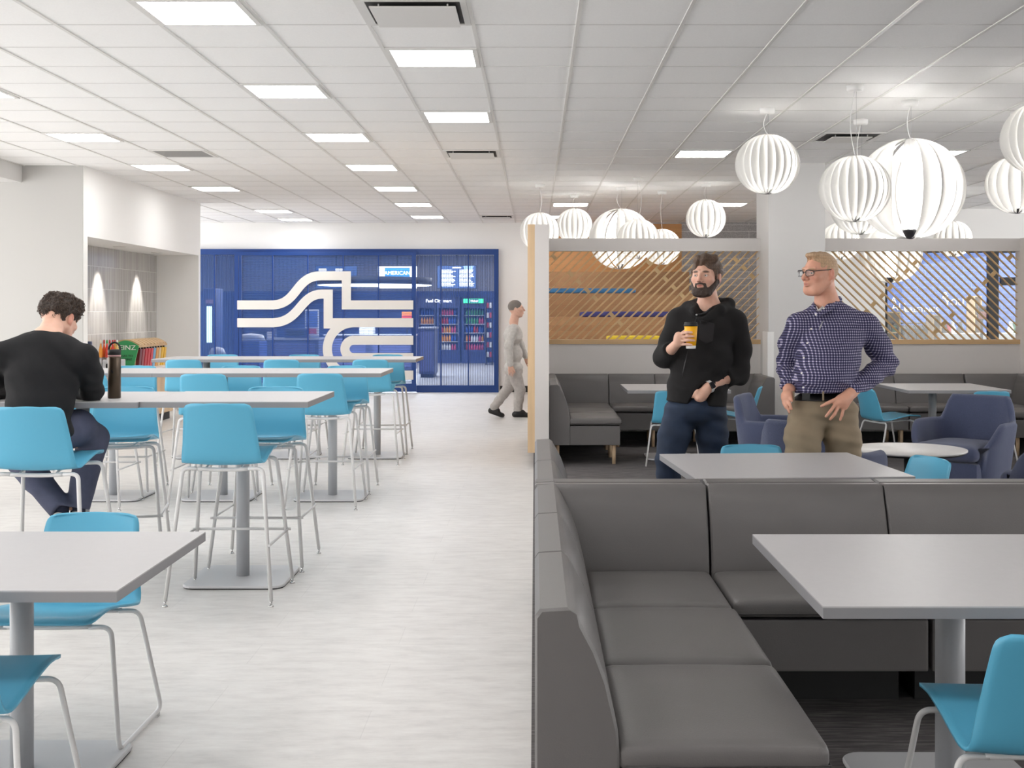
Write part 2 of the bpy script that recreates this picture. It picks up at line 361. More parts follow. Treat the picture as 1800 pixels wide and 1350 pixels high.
# partition with wood end, lattice walls, pillar
PX1 = .137; LY = 14.3; LT = .13; ZB0, ZB1 = 2.205, 2.352; ZS0, ZS1 = 1.118, 1.172
struct('wall_partition_left', MB().box(0, PX1, 11.8, 14.43, .1, 2.336), M_grey)
struct('baseboard_partition', MB().box(.0, PX1 - .01, 11.81, 14.43, 0, .1), M_black)
struct('trim_wood_end', MB().box(-.068, 0, 11.8, 14.43, .136, 2.336), M_wood)
PIL = (2.633, 3.27, 13.8, 14.55)
struct('wall_pillar', MB().box(*PIL, 0, CEIL), M_greyL)
struct('trim_corner_guard', MB().box(PIL[0] - .012, PIL[0] + .06, PIL[2] - .006, PIL[2] + .3, .1, 1.27), M_white)
struct('wall_back_blocker', MB().box(WX, EX, -5.1, -5, 0, CEIL), M_white)  # unseen wall, added to block world light from behind the camera
def lattice(n, x0, x1, rise):
    struct('wall_lattice_%d' % n, MB().box(x0, x1, LY, LY + LT, .1, ZS0), M_grey)
    struct('baseboard_lattice_%d' % n, MB().box(x0, x1, LY + .01, LY + LT - .01, 0, .1), M_black)
    struct('trim_beam_%d' % n, MB().box(x0, x1, LY, LY + LT, ZB0, ZB1), M_grey)
    struct('trim_sill_%d' % n, MB().box(x0, x1, LY - .012, LY + LT + .012, ZS0, ZS1), M_woodH)
    root = empty('lattice_screen', ((x0 + x1) / 2, LY + LT / 2, ZS1), 0,
                 'diagonal ash slat screen left of the pillar, slats rising to the right' if rise > 0 else 'diagonal ash slat screen right of the pillar, slats falling to the right', 'screen')
    cx = (x0 + x1) / 2; H = ZB0 - ZS1; pitch = .0985; t = .0088; yy = .015
    sl = 1.03  # dx per dz
    lines = []
    k = -int(H * sl / pitch) - 2
    nn = int((x1 - x0) / pitch) + 3
    for i in range(k, nn):
        xb = x0 + i * pitch + .03    # x at sill (rise>0) ; mirrored below
        # clip z range where x within [x0,x1]
        za, zb = 0.0, H
        if xb < x0: za = (x0 - xb) / sl
        if xb + H * sl > x1: zb = (x1 - xb) / sl
        if zb - za < .03: continue
        lines.append((i, xb, za, zb))
    def put(px): return (px if rise > 0 else x0 + x1 - px)
    half = t * math.sqrt(1 + sl * sl)
    for i, xb, za, zb in lines:
        pts = [(put(xb + za * sl - half) - cx, za), (put(xb + za * sl + half) - cx, za), (put(xb + zb * sl + half) - cx, zb), (put(xb + zb * sl - half) - cx, zb)]
        pts = [(max(x0 - cx, min(x1 - cx, a)), b) for a, b in pts]
        m = MB(); m.prism(pts if rise > 0 else pts[::-1], -yy, yy, 'Y'); m.build('slat', M_slat, root)
    # cross blocks on falling diagonals, every second gap
    L45 = math.sqrt(1 + sl * sl)
    diags = [x0 + 1.05 * j - 1.03 for j in range(0, 5)]
    skips = {0: (3,), 1: (2, 7), 2: (1,), 3: (5,), 4: ()}
    for dj, xd in enumerate(diags):
        cnt = 0
        for i in range(k, nn):
            if i % 2: continue
            xb = x0 + i * pitch + .03 + pitch / 2      # centre line of gap i
            z = (xd + H - xb) / (sl + 1.0)
            x = xb + z * sl
            if z < .03 or z > H - .02 or x < x0 + .04 or x > x1 - .04: continue
            cnt += 1
            if cnt in skips[dj]: continue
            ux, uz = sl / L45, 1 / L45; nx, nz = uz, -ux
            hw = pitch / L45 / 2; hl = .021
            P = [(x + nx * hw * a + ux * hl * b, z + nz * hw * a + uz * hl * b) for a, b in ((-1, -1), (1, -1), (1, 1), (-1, 1))]
            P = [(put(px_) - cx, max(0, min(H, pz))) for px_, pz in P]
            MB().prism(P, -yy + .004, yy - .004, 'Y').build('cross_block', M_slat, root)
    return root
lattice(1, PX1, PIL[0], 1)
lattice(2, PIL[1], XR, -1)
struct('wall_partition_right', MB().box(XR, XR + .14, 11.2, 14.43, .1, 2.352), M_grey)
struct('baseboard_partition_right', MB().box(XR, XR + .14, 11.21, 14.43, 0, .1), M_black)
# white wall and shop front behind the right lattice
struct('wall_rear_mid', MB().box(4.6, 5.69, 19.9, 20.02, 0, CEIL).box(4.6, 4.72, 20.02, YW, 0, CEIL), M_white)
M_bk = mat('black_steel', (24, 24, 26), .45)
sh = empty('shop_window_frame', (8.3, 19.95, 0), 0, 'black steel window frame of the shop behind the right slat screen', 'window frame')
for nm, (a, b, c, d) in (('header', (-2.61, 4.9, 2.46, 2.53)), ('transom', (-.72, 4.9, 1.93, 2.06)), ('mullion', (-.93, -.76, 0, 2.46)), ('mullion', (1.9, 1.97, 0, 2.46)), ('mullion', (-2.61, -2.57, 0, 2.46)), ('bottom_rail', (-2.61, 4.9, 0, .1))):
    MB().box(a, b, -.04, .04, c, d).build(nm, M_bk, sh)
struct('wall_shop_header', MB().box(5.69, EX, 19.9, 20.02, 2.53, CEIL), M_white)
struct('window_shop', MB().box(5.74, EX, 19.955, 19.962, .1, 2.46), mat('shop_glass', (235, 242, 245), .02, trans=1))
struct('wall_shop_back', MB().box(5.69, EX, 24.0, 24.1, 0, CEIL), M_navybrick)
struct('wall_shop_left', MB().box(5.59, 5.69, 20.02, 24, 0, CEIL), mat('shop_side_blue', (58, 84, 138), .6))
struct('ceiling_shop', MB().box(5.6, EX, 20.02, 24.1, CEIL, CEIL + .05), M_white)
struct('floor_shop', MB().box(4.6, EX, 19.9, 24.1, -.05, .001), M_floor)

# room seen through the blue mesh
struct('floor_servery', MB().box(-10, -.2, YW, 37, -.05, 0), streak_mat('servery_floor', (128, 128, 132), (96, 97, 104), (176, 176, 180), 3, 18, .6))
struct('ceiling_servery', MB().box(-10, -.2, YW + .15, 37, CEIL, CEIL + .05), M_greyL)
M_board = stripe_mat('grey_siding', (128, 126, 132), (150, 148, 154), 2.6, 'X', .6)
struct('wall_servery_back', MB().box(-10, -.2, 36.5, 36.6, 2.12, CEIL), M_board)
struct('wall_servery_back_low', MB().box(-10, -.2, 36.48, 36.6, 0, 2.12), mat('servery_blue', (40, 66, 128), .5))
struct('wall_servery_left', MB().box(-10.1, -10, YW, 36.6, 0, CEIL), mat('servery_side', (120, 122, 140), .6))
struct('wall_servery_right', MB().box(-.3, -.2, YW + .15, 36.6, 0, CEIL), M_greyL)

# ------------------------------------------------------------------ ceiling fixtures
M_pan = emis('light_panel', (1, .99, .98), PANEL_E)
def build_light(kx, ky):
    x0, x1, y0, y1 = cell(kx, ky)
    r = empty('ceiling_light', ((x0 + x1) / 2, (y0 + y1) / 2, CEIL))
    w_ = GW / 2 - .012
    fr = MB()
    for a, b, c, d in ((-w_, w_, -w_, -w_ + .03), (-w_, w_, w_ - .03, w_), (-w_, -w_ + .03, -w_ + .03, w_ - .03), (w_ - .03, w_, -w_ + .03, w_ - .03)): fr.box(a, b, c, d, -.012, 0)
    fr.build('frame', M_tbar, r)
    MB().box(-w_ + .03, w_ - .03, -w_ + .03, w_ - .03, -.008, -.001).build('diffuser', M_pan, r)
    return r
lights = [(-4, k) for k in (-1, 3, 7, 11, 15, 19, 23)] + [(-2, 1), (-2, 5)] + [(-8, k) for k in (3, 7, 11, 15, 21, 24)] + \
         [(2, 9), (6, 9), (0, 19), (4, 19), (0, 23), (8, 23), (12, 23)]
ord_ = ['nearest', 'second nearest', 'third', 'fourth', 'fifth', 'sixth', 'farthest']
for i, (kx, ky) in enumerate(lights):
    l = build_light(kx, ky)
    if i < 7: lab = 'square ceiling light panel, %s in the long row running down the middle' % ord_[i]
    elif i < 9: lab = 'square ceiling light panel between the two return vents, %s of that pair' % ('nearer' if i == 7 else 'farther')
    elif i < 15: lab = 'square ceiling light panel, %s in the row over the left wall' % ord_[i - 9 if i < 14 else 6]
    else: lab = ['square ceiling light panel just left of the single lit globe', 'square ceiling light panel right of the largest globe', 'square ceiling light panel above the left cluster of globes',
                 'square ceiling light panel left of the pillar top', 'small far light panel between two globes over the left screen', 'small far light panel seen beside the pillar', 'square ceiling light panel over the right slat screen'][i - 15]
    tag(l, lab, 'ceiling light', 'square ceiling light panels')
# unseen panels added behind the camera and beyond the frame to light the foreground
M_pan2 = M_pan
for i, (kx, ky) in enumerate([(-4, -5), (-4, -9), (-8, -1), (-8, -5), (-2, -3), (2, -9), (6, -9), (10, -5), (10, 3), (11, 9), (16, 3), (12, 15), (-2, -9)]):
    l = build_light(kx, ky); tag(l, 'square ceiling light panel outside the photographed part of the room', 'ceiling light', 'ceiling light panels behind the photographer')
def vent(kx, ky, label, dark=False, w2=False):
    x0, x1, y0, y1 = cell(kx, ky); r = empty('ceiling_vent', ((x0 + x1) / 2, (y0 + y1) / 2, CEIL), 0, label, 'ceiling vent'); h = GW / 2 - .012
    m = MB()
    for a, b, c, d in ((-h, h, -h, -h + .035), (-h, h, h - .035, h), (-h, -h + .035, -h + .035, h - .035), (h - .035, h, -h + .035, h - .035)): m.box(a, b, c, d, -.01, 0)
    m.build('frame', M_tbar, r)
    if dark:
        MB().box(-h + .035, h - .035, -h + .035, h - .035, -.006, -.001).build('grille', mat('vent_grille', (150, 149, 147), .6), r)
    else:
        MB().box(-h + .03, h - .03, -h + .03, h - .03, -.004, -.0005).build('duct_opening', mat('vent_dark', (70, 70, 70), .7), r)
        s = .19 if w2 else .235
        MB().box(-s, s, -s, s, -.034, -.026, .003).build('face_plate', M_tbar, r)
        mm = MB()
        for sx in (-1, 1):
            for sy in (-1, 1): mm.box(sx * s * .8 - .004, sx * s * .8 + .004, sy * s * .8 - .004, sy * s * .8 + .004, -.026, -.004)
        mm.build('standoff', M_tbar, r)
vent(-2, -1, 'square return vent at the top edge of the picture, nearest vent')
vent(-2, 9, 'square return vent in the aisle ceiling beyond two light panels')
vent(-2, 23, 'small far ceiling vent near the far wall')
vent(-7, 9, 'flat grey ceiling grille between the two left light rows', dark=True)
vent(4, 7, 'square air diffuser behind the paired globes near the pillar', w2=True)

# ------------------------------------------------------------------ pendants
M_tubeE = emis('pendant_tube', (1, .985, .965), TUBE_E)
def pendant(pos, rx, rz, nb, label, group):
    """pos = centre of the globe (world)"""
    r = empty('globe_pendant', pos, 0, label, 'pendant lamp', group)
    wb = .155 * rx if nb >= 18 else .17 * rx
    for k in range(nb):
        if rx > .4 and k in (nb // 2 + 2, nb // 2 + 3): continue
        a = 2 * math.pi * (k + .3) / nb; m = MB(); n = 26; vs = []; fs = []
        # a flat blade cut as a crescent, standing radially on edge, slightly twisted
        def pt(t, inner, side):
            th = math.pi * t
            ro = rx * math.sin(th); z = rz * math.cos(th); sn = math.sin(th)
            da = R(25) * (sn ** .8) if inner else 0
            rr = max(ro * (1 - (.16 * sn if inner else 0)) + side * .0022, .012)
            ca, sa = math.cos(a + da), math.sin(a + da)
            return (rr * ca, rr * sa, z * (1 - (.02 if inner else 0)))
        for i in range(n + 1):
            t = .035 + .93 * i / n
            vs += [pt(t, 0, -1), pt(t, 0, 1), pt(t, 1, 1), pt(t, 1, -1)]
        for i in range(n):
            for j in range(4): fs.append((i * 4 + j, i * 4 + (j + 1) % 4, i * 4 + 4 + (j + 1) % 4, i * 4 + 4 + j))
        m.add(vs, fs, True); m.build('blade', M_blade, r)
    tr = rx * .15; th = rz * .80
    MB().lathe([(0, -th), (tr, -th + .01), (tr, th - .01), (0, th)], 20).build('light_tube', M_tubeE, r)
    for s_ in (-1, 1):
        MB().lathe([(tr * 1.02, s_ * th - .012), (tr * 1.02, s_ * (th + .004)), (.03, s_ * (rz * .985)), (.012, s_ * rz)][::s_], 18).build('cap', M_stainless if s_ < 0 else M_pend, r)
    top = CEIL - pos[2]
    MB().lathe([(.0, top - .045), (.055, top - .045), (.06, top - .035), (.064, top)], 24).build('canopy', M_pend, r)
    cl = MB(); pts = []
    dx = random.uniform(.015, .035) * random.choice((-1, 1))
    for i in range(17):
        t = i / 16; pts.append((dx * math.sin(math.pi * t) + dx * .5 * math.sin(3 * t), .0, rz + (top - .045 - rz) * t))
    cl.tube(pts, .0032, 6).build('cable', M_pend, r)
    MB().tube([(-dx * .4, 0, rz), (-dx * .4, 0, top - .045)], .0009, 5).build('suspension_wire', M_stainless, r)
    return r
PG = 'white slatted globe pendants'
for (px, py, d, rx, rz, nb, lab) in [
    (1349, 289, 10.1, .262, .247, 24, 'white slatted globe pendant hanging alone in front of the pillar'),
    (1503, 332, 9.09, .262, .247, 24, 'white slatted globe pendant overlapping the left of the largest globe'),
    (1600, 332, 9.75, .425, .40, 18, 'largest white slatted globe pendant, with an open side'),
    (1513, 363, 10.7, .262, .247, 24, 'white slatted globe mostly hidden behind and below the paired globes'),
    (1789, 324.5, 10.3, .262, .245, 16, 'white slatted globe pendant at the right edge, lower of two'),
    (1828, 243, 8.5, .262, .247, 24, 'white slatted globe pendant cut by the right edge, upper of two'),
    (1676, 420, 16.8, .262, .247, 18, 'small far globe pendant above the right screen beam'),
    (949, 407, 16.1, .262, .25, 20, 'globe pendant behind the wooden partition end, leftmost globe'),
    (1010, 397, 17.5, .262, .25, 20, 'globe pendant second from the left over the left screen'),
    (1091, 420, 16.5, .43, .41, 20, 'large globe pendant hanging behind the left slat screen'),
    (1122, 420, 15.3, .262, .25, 20, 'globe pendant in front of the large far one, over the left screen'),
    (1164, 434, 17.0, .262, .25, 18, 'globe pendant right of the large far one, low behind the beam'),
    (1241, 384, 16.0, .262, .25, 18, 'small globe pendant hanging clear above the left screen beam'),
    (1478, 424, 16.3, .262, .25, 18, 'far globe pendant beside the pillar behind the right screen'),
    (1566, 446, 17.2, .43, .41, 18, 'large far globe pendant seen through the right slat screen')]:
    pendant(W(px, py, d), rx, rz, nb, lab, PG)

# ================================================================== FURNITURE
def shell_mesh(zs):
    """aqua one-piece shell; zs = height added to every z (0 = bar stool). Sitter faces +Y."""
    prof = [(.245, .742), (.215, .756), (.12, .752), (.02, .738), (-.08, .718), (-.145, .708), (-.185, .712), (-.212, .735), (-.232, .79), (-.252, .86), (-.275, .94), (-.295, 1.0), (-.305, 1.03)]
    prof = [(y, z + zs) for y, z in prof]
    # resample
    P = [Vector((0, y, z)) for y, z in prof]; L = [0]
    for a, b in zip(P, P[1:]): L.append(L[-1] + (b - a).length)
    tot = L[-1]
    def at(s):
        for i in range(len(P) - 1):
            if s <= L[i + 1] or i == len(P) - 2:
                t = (s - L[i]) / (L[i + 1] - L[i]); p0 = P[max(i - 1, 0)]; p1 = P[i]; p2 = P[i + 1]; p3 = P[min(i + 2, len(P) - 1)]
                return .5 * ((2 * p1) + (p2 - p0) * t + (2 * p0 - 5 * p1 + 4 * p2 - p3) * t * t + (3 * p1 - p0 - 3 * p2 + p3) * t ** 3)
    sb = L[5]
    def hw(s):
        if s < sb: w_ = .196 + (.212 - .196) * (s / sb)
        else: w_ = .212 + (.170 - .212) * ((s - sb) / (tot - sb))
        r1 = .035; r2 = .045
        if s < r2: w_ -= r2 - math.sqrt(max(0, r2 * r2 - (r2 - s) ** 2))
        if s > tot - r1: q = s - (tot - r1); w_ -= r1 - math.sqrt(max(0, r1 * r1 - q * q))
        return w_
    nu, nv = 16, 44
    def fn(u, v):
        vv = v; s = tot * (vv + .0)
        s = min(tot, max(0, s)); p = at(s); w_ = hw(s); a = (u * 2 - 1); x = a * w_
        k = s / tot; back = max(0, min(1, (s - sb) / (tot * .22)))
        c = a * a
        y = p.y + back * .028 * c - (1 - back) * .018 * c * (1 if s < .06 else 0) * 0
        z = p.z + (1 - back) * .014 * c * min(1, s / .12) + (-.006 * c * back)
        return Vector((x, y, z))
    top = [[fn(i / nu, (1 - math.cos(math.pi * j / nv)) / 2 * .5 + j / nv * .5) for i in range(nu + 1)] for j in range(nv + 1)]
    m = MB(); N = lambda j, i: ((top[j][min(i + 1, nu)] - top[j][max(i - 1, 0)]).cross(top[min(j + 1, nv)][i] - top[max(j - 1, 0)][i])).normalized()
    t = .0045; vs = []; W_ = nu + 1
    for sgn in (1, -1):
        for j in range(nv + 1):
            for i in range(nu + 1): vs.append(top[j][i] + N(j, i) * t * sgn)
    fs = []; K = W_ * (nv + 1)
    for j in range(nv):
        for i in range(nu):
            a = j * W_ + i; fs.append((a, a + 1, a + W_ + 1, a + W_)); fs.append((K + a, K + a + W_, K + a + W_ + 1, K + a + 1))
    ring = [i for i in range(W_)] + [j * W_ + nu for j in range(1, nv + 1)] + [nv * W_ + i for i in range(nu - 1, -1, -1)] + [j * W_ for j in range(nv - 1, 0, -1)]
    for a, b in zip(ring, ring[1:] + ring[:1]): fs.append((a, K + a, K + b, b))
    m.add(vs, fs, True); return m
def make_stool():
    r = empty('bar_stool')
    shell_mesh(0).build('seat_shell', M_blue, r)
    fr = MB()
    for yf, yt, zt in ((-.27, -.175, .688), (.275, .16, .705)):
        for sx in (-1, 1):
            foot = Vector((sx * .268, yf, .028)); top = Vector((sx * .205, yt, zt))
            pts = fillet([foot, foot.lerp(top, .9), top, Vector((sx * .13, yt, zt - .002))], .06, 6)
            lg = MB().tube(pts, .0105, 10).build('leg', M_frame, r)
            gl = MB(); gl.lathe([(.006, .006), (.006, .03)], 8, (sx * .268, yf, 0)); gl.lathe([(.0145, 0), (.0145, .004), (.008, .01)], 12, (sx * .268, yf, 0))
            gl.build('glide', M_chrome, lg)
        fr.tube([(x * .13, yt + (.012 if yt < 0 else 0) * (1 - x * x), zt - .002 - .006 * (1 - x * x)) for x in [i / 5 - 1 for i in range(11)]], .0105, 10)
    for sx in (-.09, .09): fr.tube([(sx, -.175, .688), (sx, -.10, .700), (sx, .16, .705)], .006, 6)
    fr.build('seat_frame', M_frame, r)
    zf = .305; t = (zf - .028) / (.7 - .028) * .9
    def onleg(sx, yf, yt): return Vector((sx * (.268 - .063 * t * 1.1), yf + (yt - yf) * t * 1.05, zf))
    a = onleg(-1, -.27, -.175); b = onleg(-1, .275, .16); c = onleg(1, .275, .16); d = onleg(1, -.27, -.175)
    MB().tube([a + Vector((-.011, -.014, 0)), b + Vector((-.011, .014, 0))], .0065, 8).tube([d + Vector((.011, -.014, 0)), c + Vector((.011, .014, 0))], .0065, 8).tube([b + Vector((-.024, .006, 0)), c + Vector((.024, .006, 0))], .0075, 8).build('footrest', M_frame, r)
    return r
def make_chair():
    r = empty('sled_chair')
    shell_mesh(-.297).build('seat_shell', M_blue, r)
    fr = MB()
    for yt, zt in ((-.15, .398), (.15, .415)):
        fr.tube([(x * .15, yt, zt - .003 * (1 - x * x)) for x in [i / 4 - 1 for i in range(9)]], .0085, 8)
    for sx in (-.08, .08): fr.tube([(sx, -.15, .396), (sx, .15, .412)], .006, 6)
    fr.build('seat_frame', M_frame, r)
    for sx in (-1, 1):
        f = Vector((sx * .268, .225, .016)); b = Vector((sx * .268, -.235, .016)); tf = Vector((sx * .215, .15, .415)); tb = Vector((sx * .215, -.15, .398))
        pts = fillet([Vector((sx * .14, .15, .413)), tf, f, b, tb, Vector((sx * .14, -.15, .396))], .045, 6)
        lg = MB().tube(pts, .0085, 10).build('sled_leg', M_frame, r)
        gl = MB()
        for yy in (.17, -.18): gl.box(sx * .268 - .008, sx * .268 + .008, yy - .015, yy + .015, 0, .012)
        gl.build('glide', mat('clear_plastic', (200, 200, 200), .2), lg)
    return r
def make_chair4():
    """same shell on four splayed legs"""
    r = empty('side_chair')
    shell_mesh(-.297).build('seat_shell', M_blue, r)
    fr = MB()
    for yf, yt, zt in ((-.27, -.165, .395), (.25, .15, .413)):
        fr.tube([(x * .15, yt, zt - .004 * (1 - x * x)) for x in [i / 4 - 1 for i in range(9)]], .0085, 8)
        for sx in (-1, 1):
            foot = Vector((sx * .262, yf, .004)); top = Vector((sx * .212, yt, zt))
            MB().tube(fillet([foot, top, Vector((sx * .14, yt, zt - .002))], .05, 6), .0085, 9).build('leg', M_frame, r)
    for sx in (-.08, .08): fr.tube([(sx, -.165, .393), (sx, .15, .41)], .006, 6)
    fr.build('seat_frame', M_frame, r)
    return r
def make_table(name, w, d, h, base, colr, top_m=M_lam):
    r = empty(name)
    th = .032
    m = MB(); m.box(-w / 2, w / 2, -d / 2, d / 2, h - .004, h); m.build('table_top', top_m, r)
    m = MB(); m.box(-w / 2, w / 2, -d / 2, d / 2, h - th, h - .004); m.build('edge_band', M_edge, r)
    MB().lathe([(colr, .014), (colr, h - th - .006)], 28).build('column', M_col, r)
    MB().box(-.14, .14, -.14, .14, h - th - .006, h - th).build('mounting_plate', M_black, r)
    m = MB(); rslab(m, base, base, .007, .02, .07, .004); bp_ = m.build('base_plate', mat('base_plate_grey', (196, 196, 198), .4), r)
    m = MB(); rslab(m, base - .006, base - .006, 0, .007, .068); m.build('base_rim', M_black, bp_)
    return r
# --- high tables
HT = make_table('high_table', .881, .85, 1.02, .55, .036)
rows = [(6.845, 3, 'nearest row'), (9.88, 3, 'middle row'), (12.68, 3, 'farthest row')]
TXC = [-1.63, -2.513, -3.396]
pos_w = ['aisle end', 'middle', 'left end']
first = True
for yr, n, rn in rows:
    for k in range(n):
        lab = 'grey square high table with a round column, %s of the %s' % (pos_w[k], rn)
        dy = -.03 if (k == 1 and rn == 'nearest row') else 0
        if first: o = HT; first = False; o.location = (TXC[k], yr + dy, 0); tag(o, lab)
        else: o = copy_tree(HT, None, lab, None, (TXC[k], yr + dy, 0), 0)
        tag(o, None, 'high table', 'grey high tables in three rows')
# --- stools
ST = make_stool(); first = True
SG = 'aqua bar stools at the high tables'
stools = [(-1.60, 6.46, 0, 'aqua bar stool nearest the camera, seen from behind at the aisle end'),
          (-2.465, 6.24, 0, 'aqua bar stool the seated person sits on'),
          (-1.60, 7.29, 180, 'aqua bar stool facing the camera across the nearest high table, by the aisle'),
          (-2.47, 7.30, 192, 'aqua bar stool turned slightly, seen just right of the seated person'),
          (-1.615, 9.49, 0, 'aqua bar stool seen from behind at the aisle end of the middle row'),
          (-2.475, 9.42, 0, 'aqua bar stool seen from behind, second from the aisle in the middle row'),
          (-3.38, 9.45, 0, 'aqua bar stool seen from behind, behind the brown bottle in the middle row'),
          (-1.62, 10.28, 180, 'aqua bar stool facing the camera at the aisle end of the middle row'),
          (-2.53, 10.28, 180, 'aqua bar stool facing the camera, second from the aisle in the middle row'),
          (-3.43, 10.28, 180, 'aqua bar stool facing the camera, farthest from the aisle in the middle row'),
          (-1.60, 12.2, 0, 'aqua bar stool seen from behind at the aisle end of the farthest row'),
          (-2.465, 12.2, 0, 'aqua bar stool seen from behind, middle one of the farthest row'),
          (-3.42, 12.2, 0, 'aqua bar stool seen from behind, left one of the farthest row beside the counter'),
          (-1.606, 13.1, 180, 'aqua bar stool against the blue shopfront, farthest row by the aisle'),
          (-2.516, 13.1, 180, 'aqua bar stool against the blue shopfront, middle of the farthest row'),
          (-3.407, 13.1, 180, 'aqua bar stool against the blue shopfront, left end of the farthest row')]
for x, y, a, lab in stools:
    if first: o = ST; first = False; o.location = (x, y, 0); o.rotation_euler = (0, 0, R(a)); tag(o, lab, None, SG)
    else: o = copy_tree(ST, None, lab, SG, (x, y, 0), R(a))
    o['category'] = 'stool'
# --- low tables
LT1 = make_table('dining_table', 1.15, .895, .735, .56, .036); LT1.location = (-1.13 - .575, 3.76, 0)
tag(LT1, 'grey rectangular dining table cut by the lower left corner', 'table')
LT1.children[2].location.x = 0
for ch in LT1.children:
    if ch.name.split('.')[0] in ('column', 'base_plate', 'base_rim', 'mounting_plate'): ch.location = (.06, .17, 0)
LT2 = make_table('dining_table', 1.15, 1.02, .735, .56, .045); LT2.location = (.738 + .575, 3.645, 0)
tag(LT2, 'grey dining table in the nearest booth at the lower right', 'table')
for ch in LT2.children:
    if ch.name.split('.')[0] in ('column', 'base_plate', 'base_rim', 'mounting_plate'): ch.location = (-.02, .17, 0)
LT3 = copy_tree(LT2, None, 'grey dining table standing in front of the two men', None, (1.205, 6.07, 0), R(4)); LT3.scale = (.885, .95, 1)
LT3['category'] = 'table'
LT4 = copy_tree(LT2, None, 'grey dining table in the far left booth, behind the bearded man', None, (1.40, 12.38, 0), 0); LT4.scale = (.87, 1, 1)
LT5 = copy_tree(LT2, None, 'grey dining table in the far right booth, behind the plaid shirt', None, (4.12, 12.45, 0), 0); LT5.scale = (.87, 1.12, 1)
# --- low chairs
CG = 'aqua low chairs'
CH = make_chair()
for i, (x, y, a, lab) in enumerate([(-1.66, 4.33, 180, 'aqua sled chair facing the camera behind the lower left table'), (-1.61, 3.44, 0, 'aqua sled chair cut by the lower left corner'),
        (1.255, 3.16, 0, 'aqua sled chair seen from behind at the lower right'),
        (1.235, 6.72, 180, 'aqua chair whose top shows between the two men, behind their table'),
        (1.80, 6.30, 108, 'aqua chair back standing alone right of the table before the men')]):
    o = CH if i == 0 else copy_tree(CH)
    o.location = (x, y, 0); o.rotation_euler = (0, 0, R(a)); tag(o, lab, 'chair', CG)
C4 = make_chair4()
for i, (x, y, a, lab) in enumerate([(1.36, 12.05, -6, 'aqua four-legged chair left of the bearded man in the far left booth'), (2.02, 12.55, 76, 'aqua four-legged chair between the two men, in the far left booth'),
        (3.56, 12.3, -74, 'aqua four-legged chair in side view right of the plaid shirt'), (4.38, 12.02, 0, 'aqua four-legged chair behind the big navy armchair')]):
    o = C4 if i == 0 else copy_tree(C4)
    o.location = (x, y, 0); o.rotation_euler = (0, 0, R(a)); tag(o, lab, 'chair', CG)
# --- round coffee table
rt = empty('round_table', (2.58, 8.45, 0), 0, 'low round white table with a black column among the armchairs', 'coffee table')
MB().lathe([(.0, .532), (.375, .532), (.385, .538), (.385, .550), (.0, .550)], 64).build('table_top', M_wlam, rt)
MB().lathe([(.36, .520), (.378, .532)], 48).build('underside', M_black, rt)
MB().lathe([(.034, .012), (.034, .52)], 24).build('column', M_black, rt)
MB().lathe([(.26, 0), (.26, .008), (.05, .016)], 40).build('base', M_black, rt)

# --- armchairs (sitter faces +Y)
def make_armchair():
    r = empty('armchair')
    n = 60; rings = []
    def sup(a, ax, ay, e=3.0):
        c, s_ = math.cos(a), math.sin(a); k = (abs(c / ax) ** e + abs(s_ / ay) ** e) ** (-1 / e); return c * k, s_ * k
    def sm(x): x = max(0, min(1, x)); return x * x * (3 - 2 * x)
    for i in range(n + 1):
        a = R(-90 - 138 + 276 * i / n)       # centre -90 deg = back (-Y)
        off = abs(a - R(-90)) / R(1)
        if off < 36: zt = .80
        else: zt = .80 + (.605 - .80) * sm((off - 36) / 16)
        if off > 100: zt = .605 + (.40 - .605) * sm((off - 100) / 38)
        sec = []
        thk = .06
        for (f, z) in ((0, .06), (.35, .2), (.8, .42), (1, zt - .03)):
            grow = .80 + .20 * (z / .62 if z < .62 else 1)
            ax, ay = .395 * grow, .37 * grow
            if z > .62 and off < 60: ay += (z - .62) * .10
            x, y = sup(a, ax, ay); sec.append((x, y, z))
        x, y = sec[-1][:2]; L = math.hypot(x, y); ux, uy = x / L, y / L
        sec.append((x - ux * .012, y - uy * .012, zt - .008)); sec.append((x - ux * .03, y - uy * .03, zt)); sec.append((x - ux * .05, y - uy * .05, zt - .008)); sec.append((x - ux * thk, y - uy * thk, zt - .03))
        sec.append((x - ux * (thk + .03), y - uy * (thk + .03), .40)); sec.append((x - ux * (thk + .05), y - uy * (thk + .05), .30)); sec.append((x - ux * (thk + .10), y - uy * (thk + .10), .1))
        rings.append(sec)
    m = MB(); k = len(rings[0]); vs = [v for s_ in rings for v in s_]; fs = []
    for i in range(n):
        for j in range(k): fs.append((i * k + j, i * k + (j + 1) % k, (i + 1) * k + (j + 1) % k, (i + 1) * k + j))
    m.add(vs, fs, True); m.s = 0
    m.f.append(tuple(range(k))[::-1]); m.sm.append(False); m.f.append(tuple(n * k + j for j in range(k))); m.sm.append(False)
    m.build('shell', M_navy, r, fix=True)
    puffy(MB(), -.27, .27, -.25, .37, .30, .43, .06, .02, 12).build('seat_cushion', M_navy, r)
    puffy(MB(), -.27, .27, -.22, .33, .12, .30, .03, 0, 6).build('seat_base', M_navy, r)
    for sx in (-1, 1):
        for sy in (-1, 1): MB().tube([(sx * .19, sy * .18, 0), (sx * .17, sy * .16, .12)], .012, 8).build('leg', M_black, r)
    return r
AC = make_armchair()
